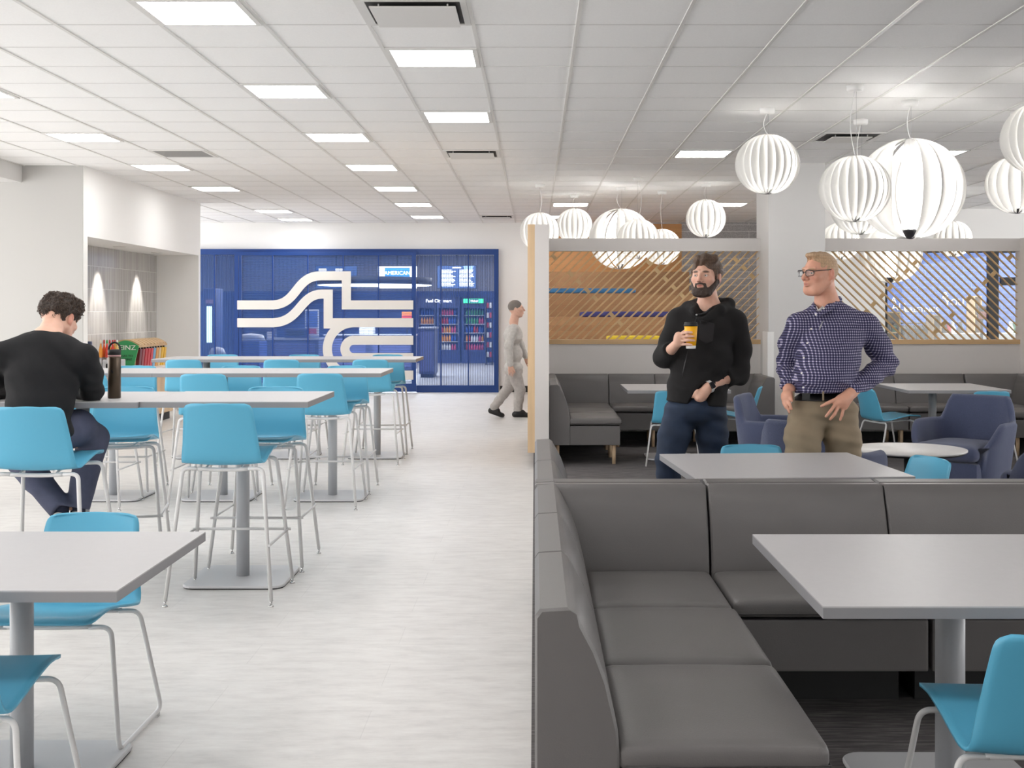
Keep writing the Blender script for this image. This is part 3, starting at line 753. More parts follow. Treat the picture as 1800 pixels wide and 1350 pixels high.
for i, (x, y, a, lab) in enumerate([(3.50, 10.02, 136, 'navy wool armchair, whole seat in view, in front of the far right booth'), (2.06, 10.2, -112, 'navy wool armchair between the two men'),
        (1.90, 8.05, -37, 'navy wool armchair partly hidden by the man in khaki trousers'), (3.52, 8.05, 37, 'navy wool armchair cut by the right edge of the picture')]):
    o = AC if i == 0 else copy_tree(AC)
    o.location = (x, y, 0); o.rotation_euler = (0, 0, R(a)); tag(o, lab, 'armchair', 'navy wool armchairs round the low table')

# --- modular sofa
SP = [(0, .19), (0, .762), (.012, .778), (.078, .782), (.094, .772), (.112, .742), (.145, .68), (.172, .607), (.190, .53), (.199, .489), (.203, .43), (.203, .19)]
def back_piece(L, bev=.006):
    """extruded back, rear face at x=0, running y 0..L"""
    m = MB(); P = SP; n = len(P); ins = [(x + (.006 if x < .1 else -.006), z - (.006 if z > .3 else -.004)) for x, z in P]
    ys = [(.0, ins), (.007, P), (L - .007, P), (L, ins)]
    vs = [(p[0], y, p[1]) for y, pp in ys for p in pp]; fs = []
    for j in range(3):
        for i in range(n): fs.append((j * n + i, (j + 1) * n + i, (j + 1) * n + (i + 1) % n, j * n + (i + 1) % n))
    m.add(vs, fs, False); m.f += [tuple(range(n)), tuple(3 * n + i for i in range(n))[::-1]]; m.sm += [False, False]
    return m
def soft(o, ang=35):
    for p in o.data.polygons: p.use_smooth = True
    try: o.data.set_sharp_from_angle(angle=R(ang))
    except Exception: pass
    return o
def leg_at(r, x, y):
    MB().lathe([(.017, 0), (.021, .19)], 16, (x, y, 0)).build('leg', M_leg, r)
SD = .705     # depth from rear face to seat front
def sofa_module(L, front=True):
    """straight module: back along x=0, seat towards +x, runs y 0..L"""
    r = empty('sofa_module')
    soft(back_piece(L - .004).build('backrest', M_vinyl, r))
    sc_ = puffy(MB(), .196, SD + .005, .003, L - .007, .385, .452, .026, .014, 14).build('seat_cushion', M_vinyl, r)
    m = MB(); m.tube([(.22, .004 + .0, .40), (SD + .004, .006, .402), (SD + .004, L - .01, .402), (.22, L - .008, .40)], .0028, 5); m.build('piping', M_seam, sc_)
    MB().box(.203, SD - .012, .004, L - .008, .19, .378, .008).build('seat_base', M_vinyl, r)
    if front:
        for y in (.07, L - .07): leg_at(r, SD - .07, y); leg_at(r, .08, y)
    else: MB().box(.06, .40, .03, L - .03, 0, .19).build('plinth', M_black, r)  # black block added for the dark under the seat, in place of legs
    return r
def sofa_corner(w=.80):
    """corner: backs along x=0 and along y=w (rear); occupies x0..SD, y 0..w"""
    r = empty('sofa_corner')
    m = back_piece(w); 
    m2 = back_piece(SD - .004)
    m2.mat4(Matrix.Translation((0, w, 0)) @ Matrix.Rotation(R(-90), 4, 'Z') @ Matrix.Scale(1, 4))
    # rear back runs along +x, its face looks to -y
    m.add(m2.v, m2.f)
    soft(m.build('backrest', M_vinyl, r))
    puffy(MB(), .196, SD - .003, .003, w - .196, .385, .452, .026, .012, 14).build('seat_cushion', M_vinyl, r)
    MB().box(.203, SD - .006, .004, w - .203, .19, .378, .008).build('seat_base', M_vinyl, r)
    leg_at(r, SD - .07, .07); leg_at(r, .08, .08); leg_at(r, .08, w - .08); leg_at(r, SD - .07, w - .08)
    return r
def place(o, loc, rz=0, label=None, group=None, mirror=False):
    o.location = loc; o.rotation_euler = (0, 0, R(rz)); tag(o, label, 'sofa', group)
    if mirror: o.scale = (-1, 1, 1)
    return o
NG = 'grey vinyl sofa modules of the nearest booth'
place(sofa_module(.70), (0, 2.925, 0), 0, 'grey vinyl sofa module nearest the camera, with the curved end panel', NG)
place(sofa_module(.70), (0, 3.625, 0), 0, 'grey vinyl sofa module second from the camera along the aisle', NG)
place(sofa_corner(.79), (0, 4.325, 0), 0, 'grey vinyl corner sofa module of the nearest booth', NG)
def rear(L, x0, yr, face, label, group, front=True):
    """straight module whose back stands at y=yr; face -1: seat towards camera, +1: away. Runs from x0 to x0+L"""
    o = sofa_module(L, front)
    if face < 0: return place(o, (x0, yr, 0), -90, label, group)     # local +x -> -y ; local +y -> +x
    return place(o, (x0 + L, yr, 0), 90, label, group)               # local +x -> +y ; local +y -> -x
rear(.72, .71, 5.115, -1, 'straight grey vinyl sofa module right of the near corner, partly behind the table', NG, False)
rear(.72, 1.432, 5.115, -1, 'straight grey vinyl sofa module at the right edge of the nearest booth', NG, False)
MGp = 'grey vinyl sofa modules of the second booth'
o = sofa_corner(.75); place(o, (0, 5.87, 0), 0, 'grey corner sofa module just behind the nearest booth, back towards it', MGp); o.scale = (1, -1, 1)
place(sofa_module(.98), (0, 5.875, 0), 0, 'grey vinyl sofa module farther along the aisle, its back ending by the wood post', MGp)
rear(.72, .71, 5.122, 1, 'grey sofa module back to back with the near booth, facing the men, left one', MGp, False)
rear(.72, 1.432, 5.122, 1, 'grey sofa module back to back with the near booth, facing the men, right one', MGp, False)
FG = 'grey vinyl sofa modules of the far left booth'
place(sofa_module(.69), (PX1 + .005, 11.97, 0), 0, 'grey sofa module in the far left booth, end panel towards the camera', FG)
place(sofa_module(.69), (PX1 + .005, 12.66, 0), 0, 'grey sofa module in the far left booth between the end and the corner', FG)
place(sofa_corner(.85), (PX1 + .005, 13.35, 0), 0, 'grey corner sofa module in the far left booth by the wood-ended partition', FG)
rear(.53, .85, 14.2, -1, 'straight grey sofa module beside the far left corner', FG)
rear(.53, 1.382, 14.2, -1, 'straight grey sofa module behind the bearded man', FG)
place(sofa_corner(.85), (2.618, 13.35, 0), 0, 'grey corner sofa module beside the pillar, seen between the men', FG, True)
GG = 'grey vinyl sofa modules of the far right booth'
rear(.80, 3.33, 14.2, -1, 'straight grey sofa module right of the pillar, behind the plaid shirt', GG)
rear(.80, 4.132, 14.2, -1, 'straight grey sofa module behind the far right table', GG)
place(sofa_corner(.85), (XR - .008, 13.35, 0), 0, 'grey corner sofa module in the far right corner', GG, True)
place(sofa_module(.69), (XR - .008, 12.66, 0), 0, 'grey sofa module along the right partition, next to the corner', GG, True)

# ================================================================== STOREFRONT
YS = 22.80
def wx(px, d=YS): return (px - CX) * d / F
def wz(py, d=YS): return HC - (py - CY) * d / F
def zx(u): return 350 + u / 3.2727      # detail-view coordinates -> picture
def zy(v): return 420 + v / 3.2727
def mesh_mat(name, col, op, stripes):
    m = bpy.data.materials.new(name); m.use_nodes = True; N = m.node_tree.nodes; L = m.node_tree.links; p = N['Principled BSDF']; out = N['Material Output']
    p.inputs['Base Color'].default_value = srgb(*col); p.inputs['Roughness'].default_value = .45
    t = N.new('ShaderNodeBsdfTransparent'); mx = N.new('ShaderNodeMixShader')
    tc = N.new('ShaderNodeTexCoord'); w = N.new('ShaderNodeTexWave'); w.bands_direction = 'Z' if stripes == 'Z' else 'X'; w.inputs['Scale'].default_value = 7.0
    L.new(tc.outputs['Object'], w.inputs[0]); mr = N.new('ShaderNodeMapRange'); mr.inputs[3].default_value = op - .09; mr.inputs[4].default_value = op + .09
    L.new(w.outputs[0], mr.inputs[0]); L.new(mr.outputs[0], mx.inputs[0]); L.new(t.outputs[0], mx.inputs[1]); L.new(p.outputs[0], mx.inputs[2]); L.new(mx.outputs[0], out.inputs[0])
    return m
M_mesh1 = mesh_mat('blue_perforated_mesh', (54, 92, 158), .42, 'Z'); M_mesh2 = mesh_mat('blue_perforated_mesh_fixed', (54, 92, 158), .38, 'X')
sf = empty('blue_storefront', (wx(600), YS + .06, 0), 0, 'blue aluminium mesh shopfront fixed in the far wall opening', 'shopfront')
ox = wx(600)
xl, xr_ = wx(zx(-170)), wx(zx(1722))
YB = .05
def fbox(nm, u0, u1, z0, z1, y0, y1, par, m=M_bframe, bev=0):
    return MB().box(wx(zx(u0)) - ox, wx(zx(u1)) - ox, y0, y1, z0, z1, bev).build(nm, m, par)
fbox('head_frame', -170, 1722, wz(zy(90)), 2.672, -.04, .12, sf)
fbox('jamb', 1697, 1722, 0, wz(zy(90)), -.04, .12, sf)
fbox('bottom_rail', 1250, 1700, .0, .13, -.02, .06, sf)
fbox('bottom_rail', -170, 235, .0, .13, -.02, .06, sf)
for u in (1390, 1548, 85): fbox('mullion', u - 3.5, u + 3.5, .13, wz(zy(90)), -.015, .03, sf)
MB().box(wx(zx(1252)) - ox, wx(zx(1697)) - ox, .0, .004, .13, wz(zy(92))).build('mesh_panel', M_mesh2, sf)
MB().box(wx(zx(-170)) - ox, wx(zx(228)) - ox, .0, .004, .13, wz(zy(92))).build('mesh_panel', M_mesh2, sf)
sd = empty('sliding_mesh_door', (ox, YS - .06, 0), 0, 'wide blue sliding mesh door carrying the cream striped logo', 'sliding door')
fbox('top_rail', 210, 1252, wz(zy(96)), wz(zy(76)), -.03, .03, sd, bev=.004)
fbox('bottom_rail', 210, 1252, .02, .17, -.03, .03, sd, bev=.004)
fbox('stile', 210, 232, .17, wz(zy(96)), -.03, .03, sd); fbox('stile', 234, 250, .17, wz(zy(96)), -.025, .025, sd)
fbox('stile', 1226, 1250, .17, wz(zy(96)), -.03, .03, sd)
for u in (428, 630, 832, 1035): fbox('mullion', u - 3.5, u + 3.5, .17, wz(zy(96)), -.012, .02, sd)
MB().box(wx(zx(250)) - ox, wx(zx(1226)) - ox, .0, .004, .17, wz(zy(96))).build('mesh_panel', M_mesh1, sd)
# logo stripes
def bez(p0, p1, p2, p3, n=16): return [tuple((1 - t) ** 3 * p0[k] + 3 * (1 - t) ** 2 * t * p1[k] + 3 * (1 - t) * t * t * p2[k] + t ** 3 * p3[k] for k in (0, 1)) for t in [i / n for i in range(n + 1)]]
def ribbon(pts, hw, y0, y1):
    P = [Vector((p[0], p[1])) for p in pts]; L_, R_ = [], []
    for i, p in enumerate(P):
        d0 = (P[i] - P[i - 1]).normalized() if i else None; d1 = (P[i + 1] - P[i]).normalized() if i < len(P) - 1 else None
        d0 = d0 or d1; d1 = d1 or d0; n0 = Vector((-d0.y, d0.x)); n1 = Vector((-d1.y, d1.x)); n_ = (n0 + n1).normalized(); k = hw / max(.3, n_.dot(n0))
        L_.append(p + n_ * k); R_.append(p - n_ * k)
    m = MB(); n = len(P); vs = []
    for y in (y0, y1):
        for a in L_ + R_: vs.append((wx(zx(a.x)) - ox, y, wz(zy(a.y))))
    fs = []
    for i in range(n - 1):
        a, b, c, d = i, i + 1, n + i + 1, n + i
        fs += [(a, b, c, d), (2 * n + d, 2 * n + c, 2 * n + b, 2 * n + a), (a, 2 * n + a, 2 * n + b, b), (d, c, 2 * n + c, 2 * n + d)]
    fs += [(0, n, 3 * n, 2 * n), (n - 1, 3 * n - 1, 4 * n - 1, 2 * n - 1)]
    return m.add(vs, fs)
M_cream = mat('cream_vinyl', (228, 224, 218), .5)
b1 = [(227, 380)] + bez((435, 380), (575, 372), (560, 213), (705, 213)) + [(852, 213), (852, 380), (1235, 380)]
b2 = [(227, 482)] + bez((435, 482), (590, 474), (585, 318), (712, 318)) + [(748, 318), (748, 482), (1235, 482)]
arc = lambda cx, cy, r, a0, a1, n=28: [(cx + r * math.cos(R(a0 + (a1 - a0) * i / n)), cy + r * math.sin(R(a0 + (a1 - a0) * i / n))) for i in range(n + 1)]
b3 = [(1235, 482)] + arc(893, 632, 150, -90, -270) + [(1235, 782)]
b4 = [(1235, 582)] + arc(894, 632, 50, -90, -270) + [(1235, 682)]
for i, b in enumerate((b1, b2, b3, b4)):
    ribbon(b, 26, -.046 - .0006 * i, -.034 + .0004 * i).build('logo_stripe', M_cream, sd)
fbox('logo_stripe', 722, 776, wz(zy(515)), wz(zy(470)), -.0452, -.033, sd, M_cream)

# --- servery behind the mesh (all built at real depth, floor to ceiling)
def W0(px, d): return (px - CX) * d / F
M_fridge = mat('fridge_blue', (34, 52, 104), .4); M_fint = emis('fridge_light', (.62, .78, 1.0), 2.2)
def drinks(mb_by, par, x0, x1, y, zs, dx, seed):
    rnd = random.Random(seed)
    cols = [(176, 40, 44), (40, 84, 170), (212, 214, 220), (60, 140, 90), (224, 150, 50), (90, 60, 50), (200, 70, 110)]
    for z in zs:
        ms = {}
        x = x0 + dx / 2; c = rnd.choice(cols)
        while x < x1 - dx / 3:
            if rnd.random() < .3: c = rnd.choice(cols)
            h = .20 * rnd.uniform(.85, 1.05)
            yield x, y, z, h, c
            x += dx
def fridge(px0, px1, d, h, label, glowsign=None):
    x0, x1 = W0(px0, d), W0(px1, d); r = empty('drinks_fridge', ((x0 + x1) / 2, d, 0), 0, label, 'fridge'); w2 = (x1 - x0) / 2
    m = MB(); m.box(-w2, w2, .0, .7, 0, .35).box(-w2, w2, 0, .7, h - .3, h).box(-w2, -w2 + .06, 0, .7, .35, h - .3).box(w2 - .06, w2, 0, .7, .35, h - .3).box(-w2, w2, .66, .7, .35, h - .3)
    m.build('cabinet', M_fridge, r)
    MB().box(-w2 + .06, w2 - .06, .62, .655, .36, h - .31).build('light_panel', M_fint, r)
    nsh = 5
    for k in range(nsh):
        z = .36 + k * (h - .66) / nsh
        MB().box(-w2 + .06, w2 - .06, .1, .62, z, z + .015).build('shelf', M_frame, r)
    f = MB(); f.box(-w2 + .0, -w2 + .05, -.03, .0, .34, h - .28).box(w2 - .05, w2, -.03, 0, .34, h - .28).box(-w2 + .05, w2 - .05, -.03, 0, h - .33, h - .28).box(-w2 + .05, w2 - .05, -.03, 0, .34, .39)
    f.build('door_frame', M_fridge, r)
    MB().box(w2 - .05, w2 - .03, -.07, -.03, .8, 1.3).build('handle', M_stainless, r)
    cols = [(176, 40, 44), (40, 84, 170), (212, 214, 220), (60, 140, 90), (224, 150, 50), (200, 70, 110)]
    rnd = random.Random(int(px0)); i = 0
    for k in range(nsh):
        z = .376 + k * (h - .66) / nsh; x = -w2 + .13; c = rnd.choice(cols)
        while x < w2 - .1:
            if rnd.random() < .35: c = rnd.choice(cols)
            hh = .2 * rnd.uniform(.9, 1.1)
            o = MB().lathe([(.032, 0), (.033, hh * .6), (.013, hh * .85), (.013, hh)], 10).build('drink_bottle', mat('drink_%d_%d_%d' % c, c, .3), None, (r.location.x + x, d + .2, z))
            tag(o, 'small drink bottle standing in %s' % label.replace('tall ', 'the '), 'bottle', 'bottles in ' + label); DR.append(o)
            x += .078
    return r
DR = []
FR = [(768, 808, 36.0, 1.95, 'dark fridge under the white script sign behind the mesh'), (812, 855, 36.0, 1.95, 'dark fridge under the green lit sign behind the mesh'), (733, 766, 36.2, 1.95, 'dark fridge left of the script sign behind the mesh')]
for a in FR: fridge(*a)
def sign(name, px0, px1, py0, py1, d, m, label, cat):
    x0, x1, z0, z1 = W0(px0, d), W0(px1, d), wz(py1, d), wz(py0, d)
    r = empty(name, ((x0 + x1) / 2, d, (z0 + z1) / 2), 0, label, cat)
    MB().box(-(x1 - x0) / 2, (x1 - x0) / 2, .001, .06, -(z1 - z0) / 2, (z1 - z0) / 2, .006).build('panel', M_black, r)
    if name == 'menu_screen': MB().box(-.02, .02, .02, .05, (z1 - z0) / 2, CEIL - (z0 + z1) / 2).build('ceiling_bracket', M_black, r)
    MB().box(-(x1 - x0) / 2 + .02, (x1 - x0) / 2 - .02, -.004, .001, -(z1 - z0) / 2 + .02, (z1 - z0) / 2 - .02).build('screen', m, r)
    return r, (x1 - x0), (z1 - z0)
M_scr = emis('screen_navy', (.03, .07, .19), 1.0); M_txt = emis('lit_text', (.9, .95, 1), 4.5); M_scrw = emis('screen_white', (.75, .86, 1), 3.4); M_scrb = emis('screen_blue', (.02, .17, .6), 2.4)
VX = R(90)
r, w_, h_ = sign('menu_screen', 768, 838, 466, 508, 35.2, M_scr, 'dark menu screen with two columns of white text, right of the lit sign', 'menu screen')
rnd = random.Random(3)
m = MB()
for cx_ in (-.44, .08):
    for i in range(13):
        z = h_ / 2 - .14 - i * .038; L1 = rnd.uniform(.26, .42)
        x = cx_
        while x < cx_ + L1: ww = rnd.uniform(.02, .07); m.box(x, x + ww, -.008, -.004, z - .009, z + .007); x += ww + .012
m.box(-.12, .12, -.008, -.004, h_ / 2 - .09, h_ / 2 - .06); m.build('menu_text', M_txt, r)
m = MB(); m.prism([(.18, h_ / 2 - .02), (.5, h_ / 2 - .02), (.42, h_ / 2 - .16), (.25, h_ / 2 - .2)][::-1], -.0055, -.004, 'Y'); m.build('menu_picture', emis('menu_pic', (.25, .4, .7), .8), r)
r, w_, h_ = sign('menu_screen', 554, 628, 467, 508, 35.2, M_scr, 'dark menu screen behind the top of the striped logo', 'menu screen')
m = MB()
for cx_ in (-.5, -.02):
    for i in range(12):
        z = h_ / 2 - .1 - i * .04; L1 = rnd.uniform(.14, .24); m.box(cx_, cx_ + L1, -.008, -.004, z - .009, z + .007)
m.build('menu_text', M_txt, r)
r, w_, h_ = sign('menu_screen', 663, 734, 467, 508, 35.2, M_scrw, 'white lit screen reading AMERICAN CREATIONS in a blue box', 'menu screen')
MB().box(-.36, .36, -.007, -.004, -h_ / 2 + .06, h_ / 2 - .06).build('blue_box', M_scrb, r)
text_mesh('sign_text', 'AMERICAN', .15, M_txt, (0, -.009, .12), (VX, 0, 0), r); text_mesh('sign_text', 'CREATIONS', .14, M_txt, (0, -.009, -.16), (VX, 0, 0), r)
r, w_, h_ = sign('fridge_sign', 813, 851, 524, 534, 35.9, emis('sign_green', (.05, .75, .35), 1.6), 'green lit fridge sign with a small boxed word', 'sign')
MB().box(-.1, .16, -.008, -.004, -.05, .05).build('name_box', M_scr, r); text_mesh('sign_text', 'Naked', .085, M_txt, (.03, -.011, 0), (VX, 0, 0), r)
o = text_mesh('wall_script', 'Fuel City mart', .13, M_txt, (W0(771, 35.9), 35.95, wz(529, 35.9)), (VX, 0, 0), None, ext=.01)
tag(o, 'small white script lettering above the middle fridge behind the mesh', 'lettering')
# upright snack rack at the right edge
r = empty('snack_rack', (W0(860, 35), 35, 0), 0, 'narrow snack rack right of the fridges behind the mesh', 'rack')
MB().box(-.1, -.08, -.2, .2, 0, 1.8).box(.08, .1, -.2, .2, 0, 1.8).build('frame', M_black, r)
for k in range(6): MB().box(-.08, .08, -.2, .2, .2 + .28 * k, .215 + .28 * k).build('shelf', M_black, r)
for k in range(6):
    for q in range(2):
        o = MB().box(-.03, .03, -.04, .04, 0, .15, .008).build('snack_bag', mat('snack_red', (170, 60, 66), .4) if (k + q) % 2 else mat('snack_white', (200, 196, 196), .4), None, (W0(860, 35) - .04 + .08 * q, 34.9, .215 + .28 * k))
        tag(o, 'snack bag standing on the narrow rack behind the mesh', 'snack bag', 'snack bags on the narrow rack')
# service counters
M_cnt = mat('servery_counter', (70, 78, 118), .5); M_cntt = mat('servery_top', (150, 152, 166), .3)
def counter(px0, px1, d, h, dep, label):
    x0, x1 = W0(px0, d), W0(px1, d); r = empty('service_counter', ((x0 + x1) / 2, d, 0), 0, label, 'counter'); w2 = (x1 - x0) / 2
    MB().box(-w2, w2, 0, dep, .08, h - .04).build('body', M_cnt, r); MB().box(-w2 - .02, w2 + .02, -.03, dep + .02, h - .04, h, .005).build('worktop', M_cntt, r); MB().box(-w2 + .03, w2 - .03, .04, dep, 0, .08).build('plinth', M_black, r)
    n = max(1, int(w2 * 2 / .9))
    for k in range(n):
        a = -w2 + (k + .08) * 2 * w2 / n; b = -w2 + (k + .92) * 2 * w2 / n; MB().box(a, b, -.018, 0, .14, h - .1, .004).build('door', mat('counter_door', (92, 100, 150), .5), r)
    return r
counter(470, 560, 27.0, .92, .7, 'long dark service counter behind the left half of the logo')
counter(570, 728, 30.0, .95, .7, 'long dark service counter behind the right half of the logo')
counter(737, 764, 28.0, 1.15, .9, 'tall condiment counter seen just right of the sliding door')
def block(name, px0, px1, py0, py1, d, dep, m, label, cat, z_floor=False, bev=.01, parts=()):
    x0, x1 = W0(px0, d), W0(px1, d); z0, z1 = (0 if z_floor else wz(py1, d)), wz(py0, d)
    r = empty(name, ((x0 + x1) / 2, d, z0), 0, label, cat)
    MB().box(-(x1 - x0) / 2, (x1 - x0) / 2, 0, dep, 0, z1 - z0, bev).build('body', m, r)
    for nm, a, b, c, e, mm in parts:
        MB().box((-.5 + a) * (x1 - x0), (-.5 + b) * (x1 - x0), -.012, .001, c * (z1 - z0), e * (z1 - z0), .002).build(nm, mm, r)
    return r
M_dk = mat('appliance_dark', (34, 44, 86), .4); M_lt = mat('appliance_light', (190, 192, 200), .4)
block('oven', 438, 480, 578, 604, 27.3, .4, M_dk, 'dark low oven on the left counter behind the mesh', 'oven', parts=(('door', .08, .7, .15, .85, M_black), ('panel', .75, .95, .2, .8, M_lt)))
block('coffee_machine', 500, 540, 578, 608, 27.2, .4, M_dk, 'dark boxy machine in the middle of the left counter behind the mesh', 'coffee machine', parts=(('panel', .1, .9, .6, .9, M_black), ('tray', .2, .8, .05, .15, M_lt)))
block('poster_stand', 536, 560, 544, 592, 27.35, .05, M_lt, 'tilted poster stand with a dark picture left of the logo stem', 'poster stand', parts=(('picture', .08, .92, .35, .95, mat('poster_blue', (70, 100, 170), .5)), ('caption', .15, .85, .1, .3, mat('poster_red', (170, 60, 80), .5))))
block('ice_cream_freezer', 426, 456, 600, 670, 24.6, .7, mat('freezer_blue', (40, 74, 166), .4), 'blue ice cream freezer with a white lid at the left behind the mesh', 'freezer', True, parts=(('picture', .15, .85, .15, .5, mat('freezer_pic', (150, 110, 150), .5)),))
o = tag(MB().lathe([(.0, .16), (.25, .12), (.30, 0), (0, 0)][::-1], 24).build('freezer_lid', mat('lid_white', (200, 204, 214), .3), None, (W0(441, 24.95), 24.95, wz(600, 24.6))), 'curved white lid on the blue ice cream freezer', 'lid')
r = block('menu_board_orange', 706, 725, 548, 560, 30.3, .04, mat('orange_card', (206, 110, 40), .5), 'small orange and red card behind the right end of the logo', 'card', parts=(('red_band', .05, .95, .05, .45, mat('red_card', (190, 50, 50), .5)),))
MB().box(-.012, .012, .012, .03, .95 - r.location.z, 0).build('stand', M_black, r)
block('cup_rack', 631, 657, 576, 590, 30.2, .3, M_lt, 'stack of white cups on the right counter behind the mesh', 'cup stack', parts=(('cup', .05, .3, .1, .9, M_wlam), ('cup', .35, .62, .1, .9, M_wlam), ('cup', .68, .95, .1, .9, M_wlam)))
# left of the sliding door: slim lit fridge, snack machine
r = empty('merchandiser', (W0(368, 26), 26, 0), 0, 'tall slim refrigerator with a bright glass front, far left behind the mesh', 'fridge')
MB().box(-.14, .14, .0, .6, 0, 2.0, .01).build('cabinet', M_fridge, r); MB().box(-.055, .055, -.006, .0, .85, 1.62).build('glass_door', emis('merch_glow', (.55, .8, .95), 2.2), r); MB().box(-.08, .08, -.008, 0, 1.68, 1.76).build('header', mat('merch_head', (170, 130, 150), .5), r)
r = empty('popcorn_bin', (W0(382, 25), 25, 0), 0, 'pink and white striped bin with a white rounded cover behind the mesh', 'bin')
MB().lathe([(.13, 0), (.16, .55), (.16, .55)], 16).build('bin_body', stripe_mat('pink_stripes', (190, 60, 130), (225, 220, 226), 6, 'X'), r)
MB().lathe([(.17, .55), (.17, .66), (.12, .76), (0, .79)], 20).build('cover', M_lt, r)
# ring lamp inside
r = empty('ring_lamp', (W0(655, 29), 29.4, wz(495, 29)), 0, 'dark ring lamp with a white glowing edge hanging inside the servery', 'ring lamp')
n = 48; rr = 1.35
ring = [(rr * math.cos(2 * math.pi * i / n), rr * .8 * math.sin(2 * math.pi * i / n), 0) for i in range(n)]
MB().lathe([(rr - .02, -.07), (rr + .02, -.07), (rr + .02, .10), (rr - .02, .10), (rr - .02, -.07)], 60).build('ring', M_black, r)
MB().lathe([(rr - .008, -.085), (rr + .008, -.085), (rr + .008, -.07), (rr - .008, -.07), (rr - .008, -.085)], 60).build('glow_strip', emis('ring_glow', (.9, .95, 1), 2.6), r)
for k in range(3): a = 2.1 * k; MB().tube([(rr * math.cos(a), rr * math.sin(a), .06), (rr * math.cos(a), rr * math.sin(a), CEIL - wz(495, 29))], .004, 5).build('suspension_wire', M_black, r)
for px, d in ((690, 27), (470, 28), (600, 32), (800, 31), (760, 27), (540, 25)):
    r = empty('downlight', (W0(px, d), d, CEIL), 0, None, 'downlight', 'downlights in the servery ceiling'); r['label'] = 'small round downlight in the servery ceiling behind the mesh'
    MB().lathe([(.085, -.006), (.1, -.006), (.1, 0), (.085, 0)], 20).build('trim_ring', M_tbar, r); MB().lathe([(0, -.004), (.085, -.004)], 20).build('lens', emis('downlight_e', (1, .98, .95), 12), r)
area('servery_fill_light', (-4.5, 28, 3.1), (0, 0, 0), 6, 6, 420, (.92, .95, 1)); area('servery_fill_light', (-3.0, 33, 3.1), (0, 0, 0), 5, 4, 330, (.92, .95, 1))  # added area lights without fixtures, brightening the room behind the mesh

# ================================================================== CONDIMENT ALCOVE
CT = .755
r = empty('condiment_counter', (-5.45, 15.75, 0), 0, 'white topped condiment counter with a pale wood front in the left alcove', 'counter')
MB().box(-.355, .39, -1.56, 1.56, CT - .03, CT, .004).build('worktop', M_wlam, r)
for k in range(4): MB().box(.33, .35, -1.54 + .77 * k, -1.54 + .77 * k + .76, .11, CT - .035, .003).build('front_panel', M_wood, r)
MB().box(-.35, .33, 1.50, 1.54, .1, CT - .03).build('end_panel', M_wood, r)
MB().box(-.35, .33, -1.54, -1.50, .1, CT - .03).build('end_panel', M_wood, r)
MB().box(-.35, .31, -1.5, 1.5, 0, .1).build('plinth', M_black, r)
for k in range(3):
    yy = (14.75, 16.3, 17.9)[k]
    q = empty('downlight', (-5.52, yy, az), 0, 'round downlight in the alcove soffit, %s one' % ('nearest', 'middle', 'farthest')[k], 'downlight', 'downlights in the alcove soffit')
    MB().lathe([(.07, -.005), (.085, -.005), (.085, 0), (.07, 0)], 24).build('trim_ring', M_tbar, q); MB().lathe([(0, -.003), (.07, -.003)], 24).build('lens', emis('downlight_e2', (1, .97, .92), 9), q)
    sp = bpy.data.lights.new('downlight_beam', 'SPOT'); sp.energy = 95; sp.spot_size = R(50); sp.spot_blend = .6; sp.shadow_soft_size = .04; sp.color = (1, .95, .88)
    so = bpy.data.objects.new('downlight_beam', sp); COL.objects.link(so); so.location = (-5.56, yy, az - .02); so.rotation_euler = (0, R(14), 0)
# ketchup stand with green sign: faces camera
r = empty('condiment_stand', (-5.31, 15.9, CT), 0, 'green HEINZ sign board standing on the condiment counter', 'sign board'); r.scale = (1.28, 1, 1.12)
gs = [(-.11, .005), (.08, .005), (.135, .265)] + [(.135 - .27 * i / 12, .265 + .065 * math.sin(math.pi * i / 12)) for i in range(1, 12)] + [(-.135, .265)]
M_hz = mat('ketchup_green', (52, 150, 90), .4)
MB().prism(gs, -.012, .012, 'Y').build('board', M_hz, r)
MB().prism([(x * 1.08, z + .012) for x, z in gs[2:]], .013, .1, 'Y').build('wood_hood', M_woodH, r)
text_mesh('sign_text', 'HEINZ', .078, M_wlam, (-.005, -.016, .245), (VX, 0, 0), r); text_mesh('sign_text', 'IT HAS TO', .034, M_black, (.0, -.016, .15), (VX, 0, 0), r); text_mesh('sign_text', 'BE HEINZ', .034, M_black, (.0, -.016, .11), (VX, 0, 0), r)
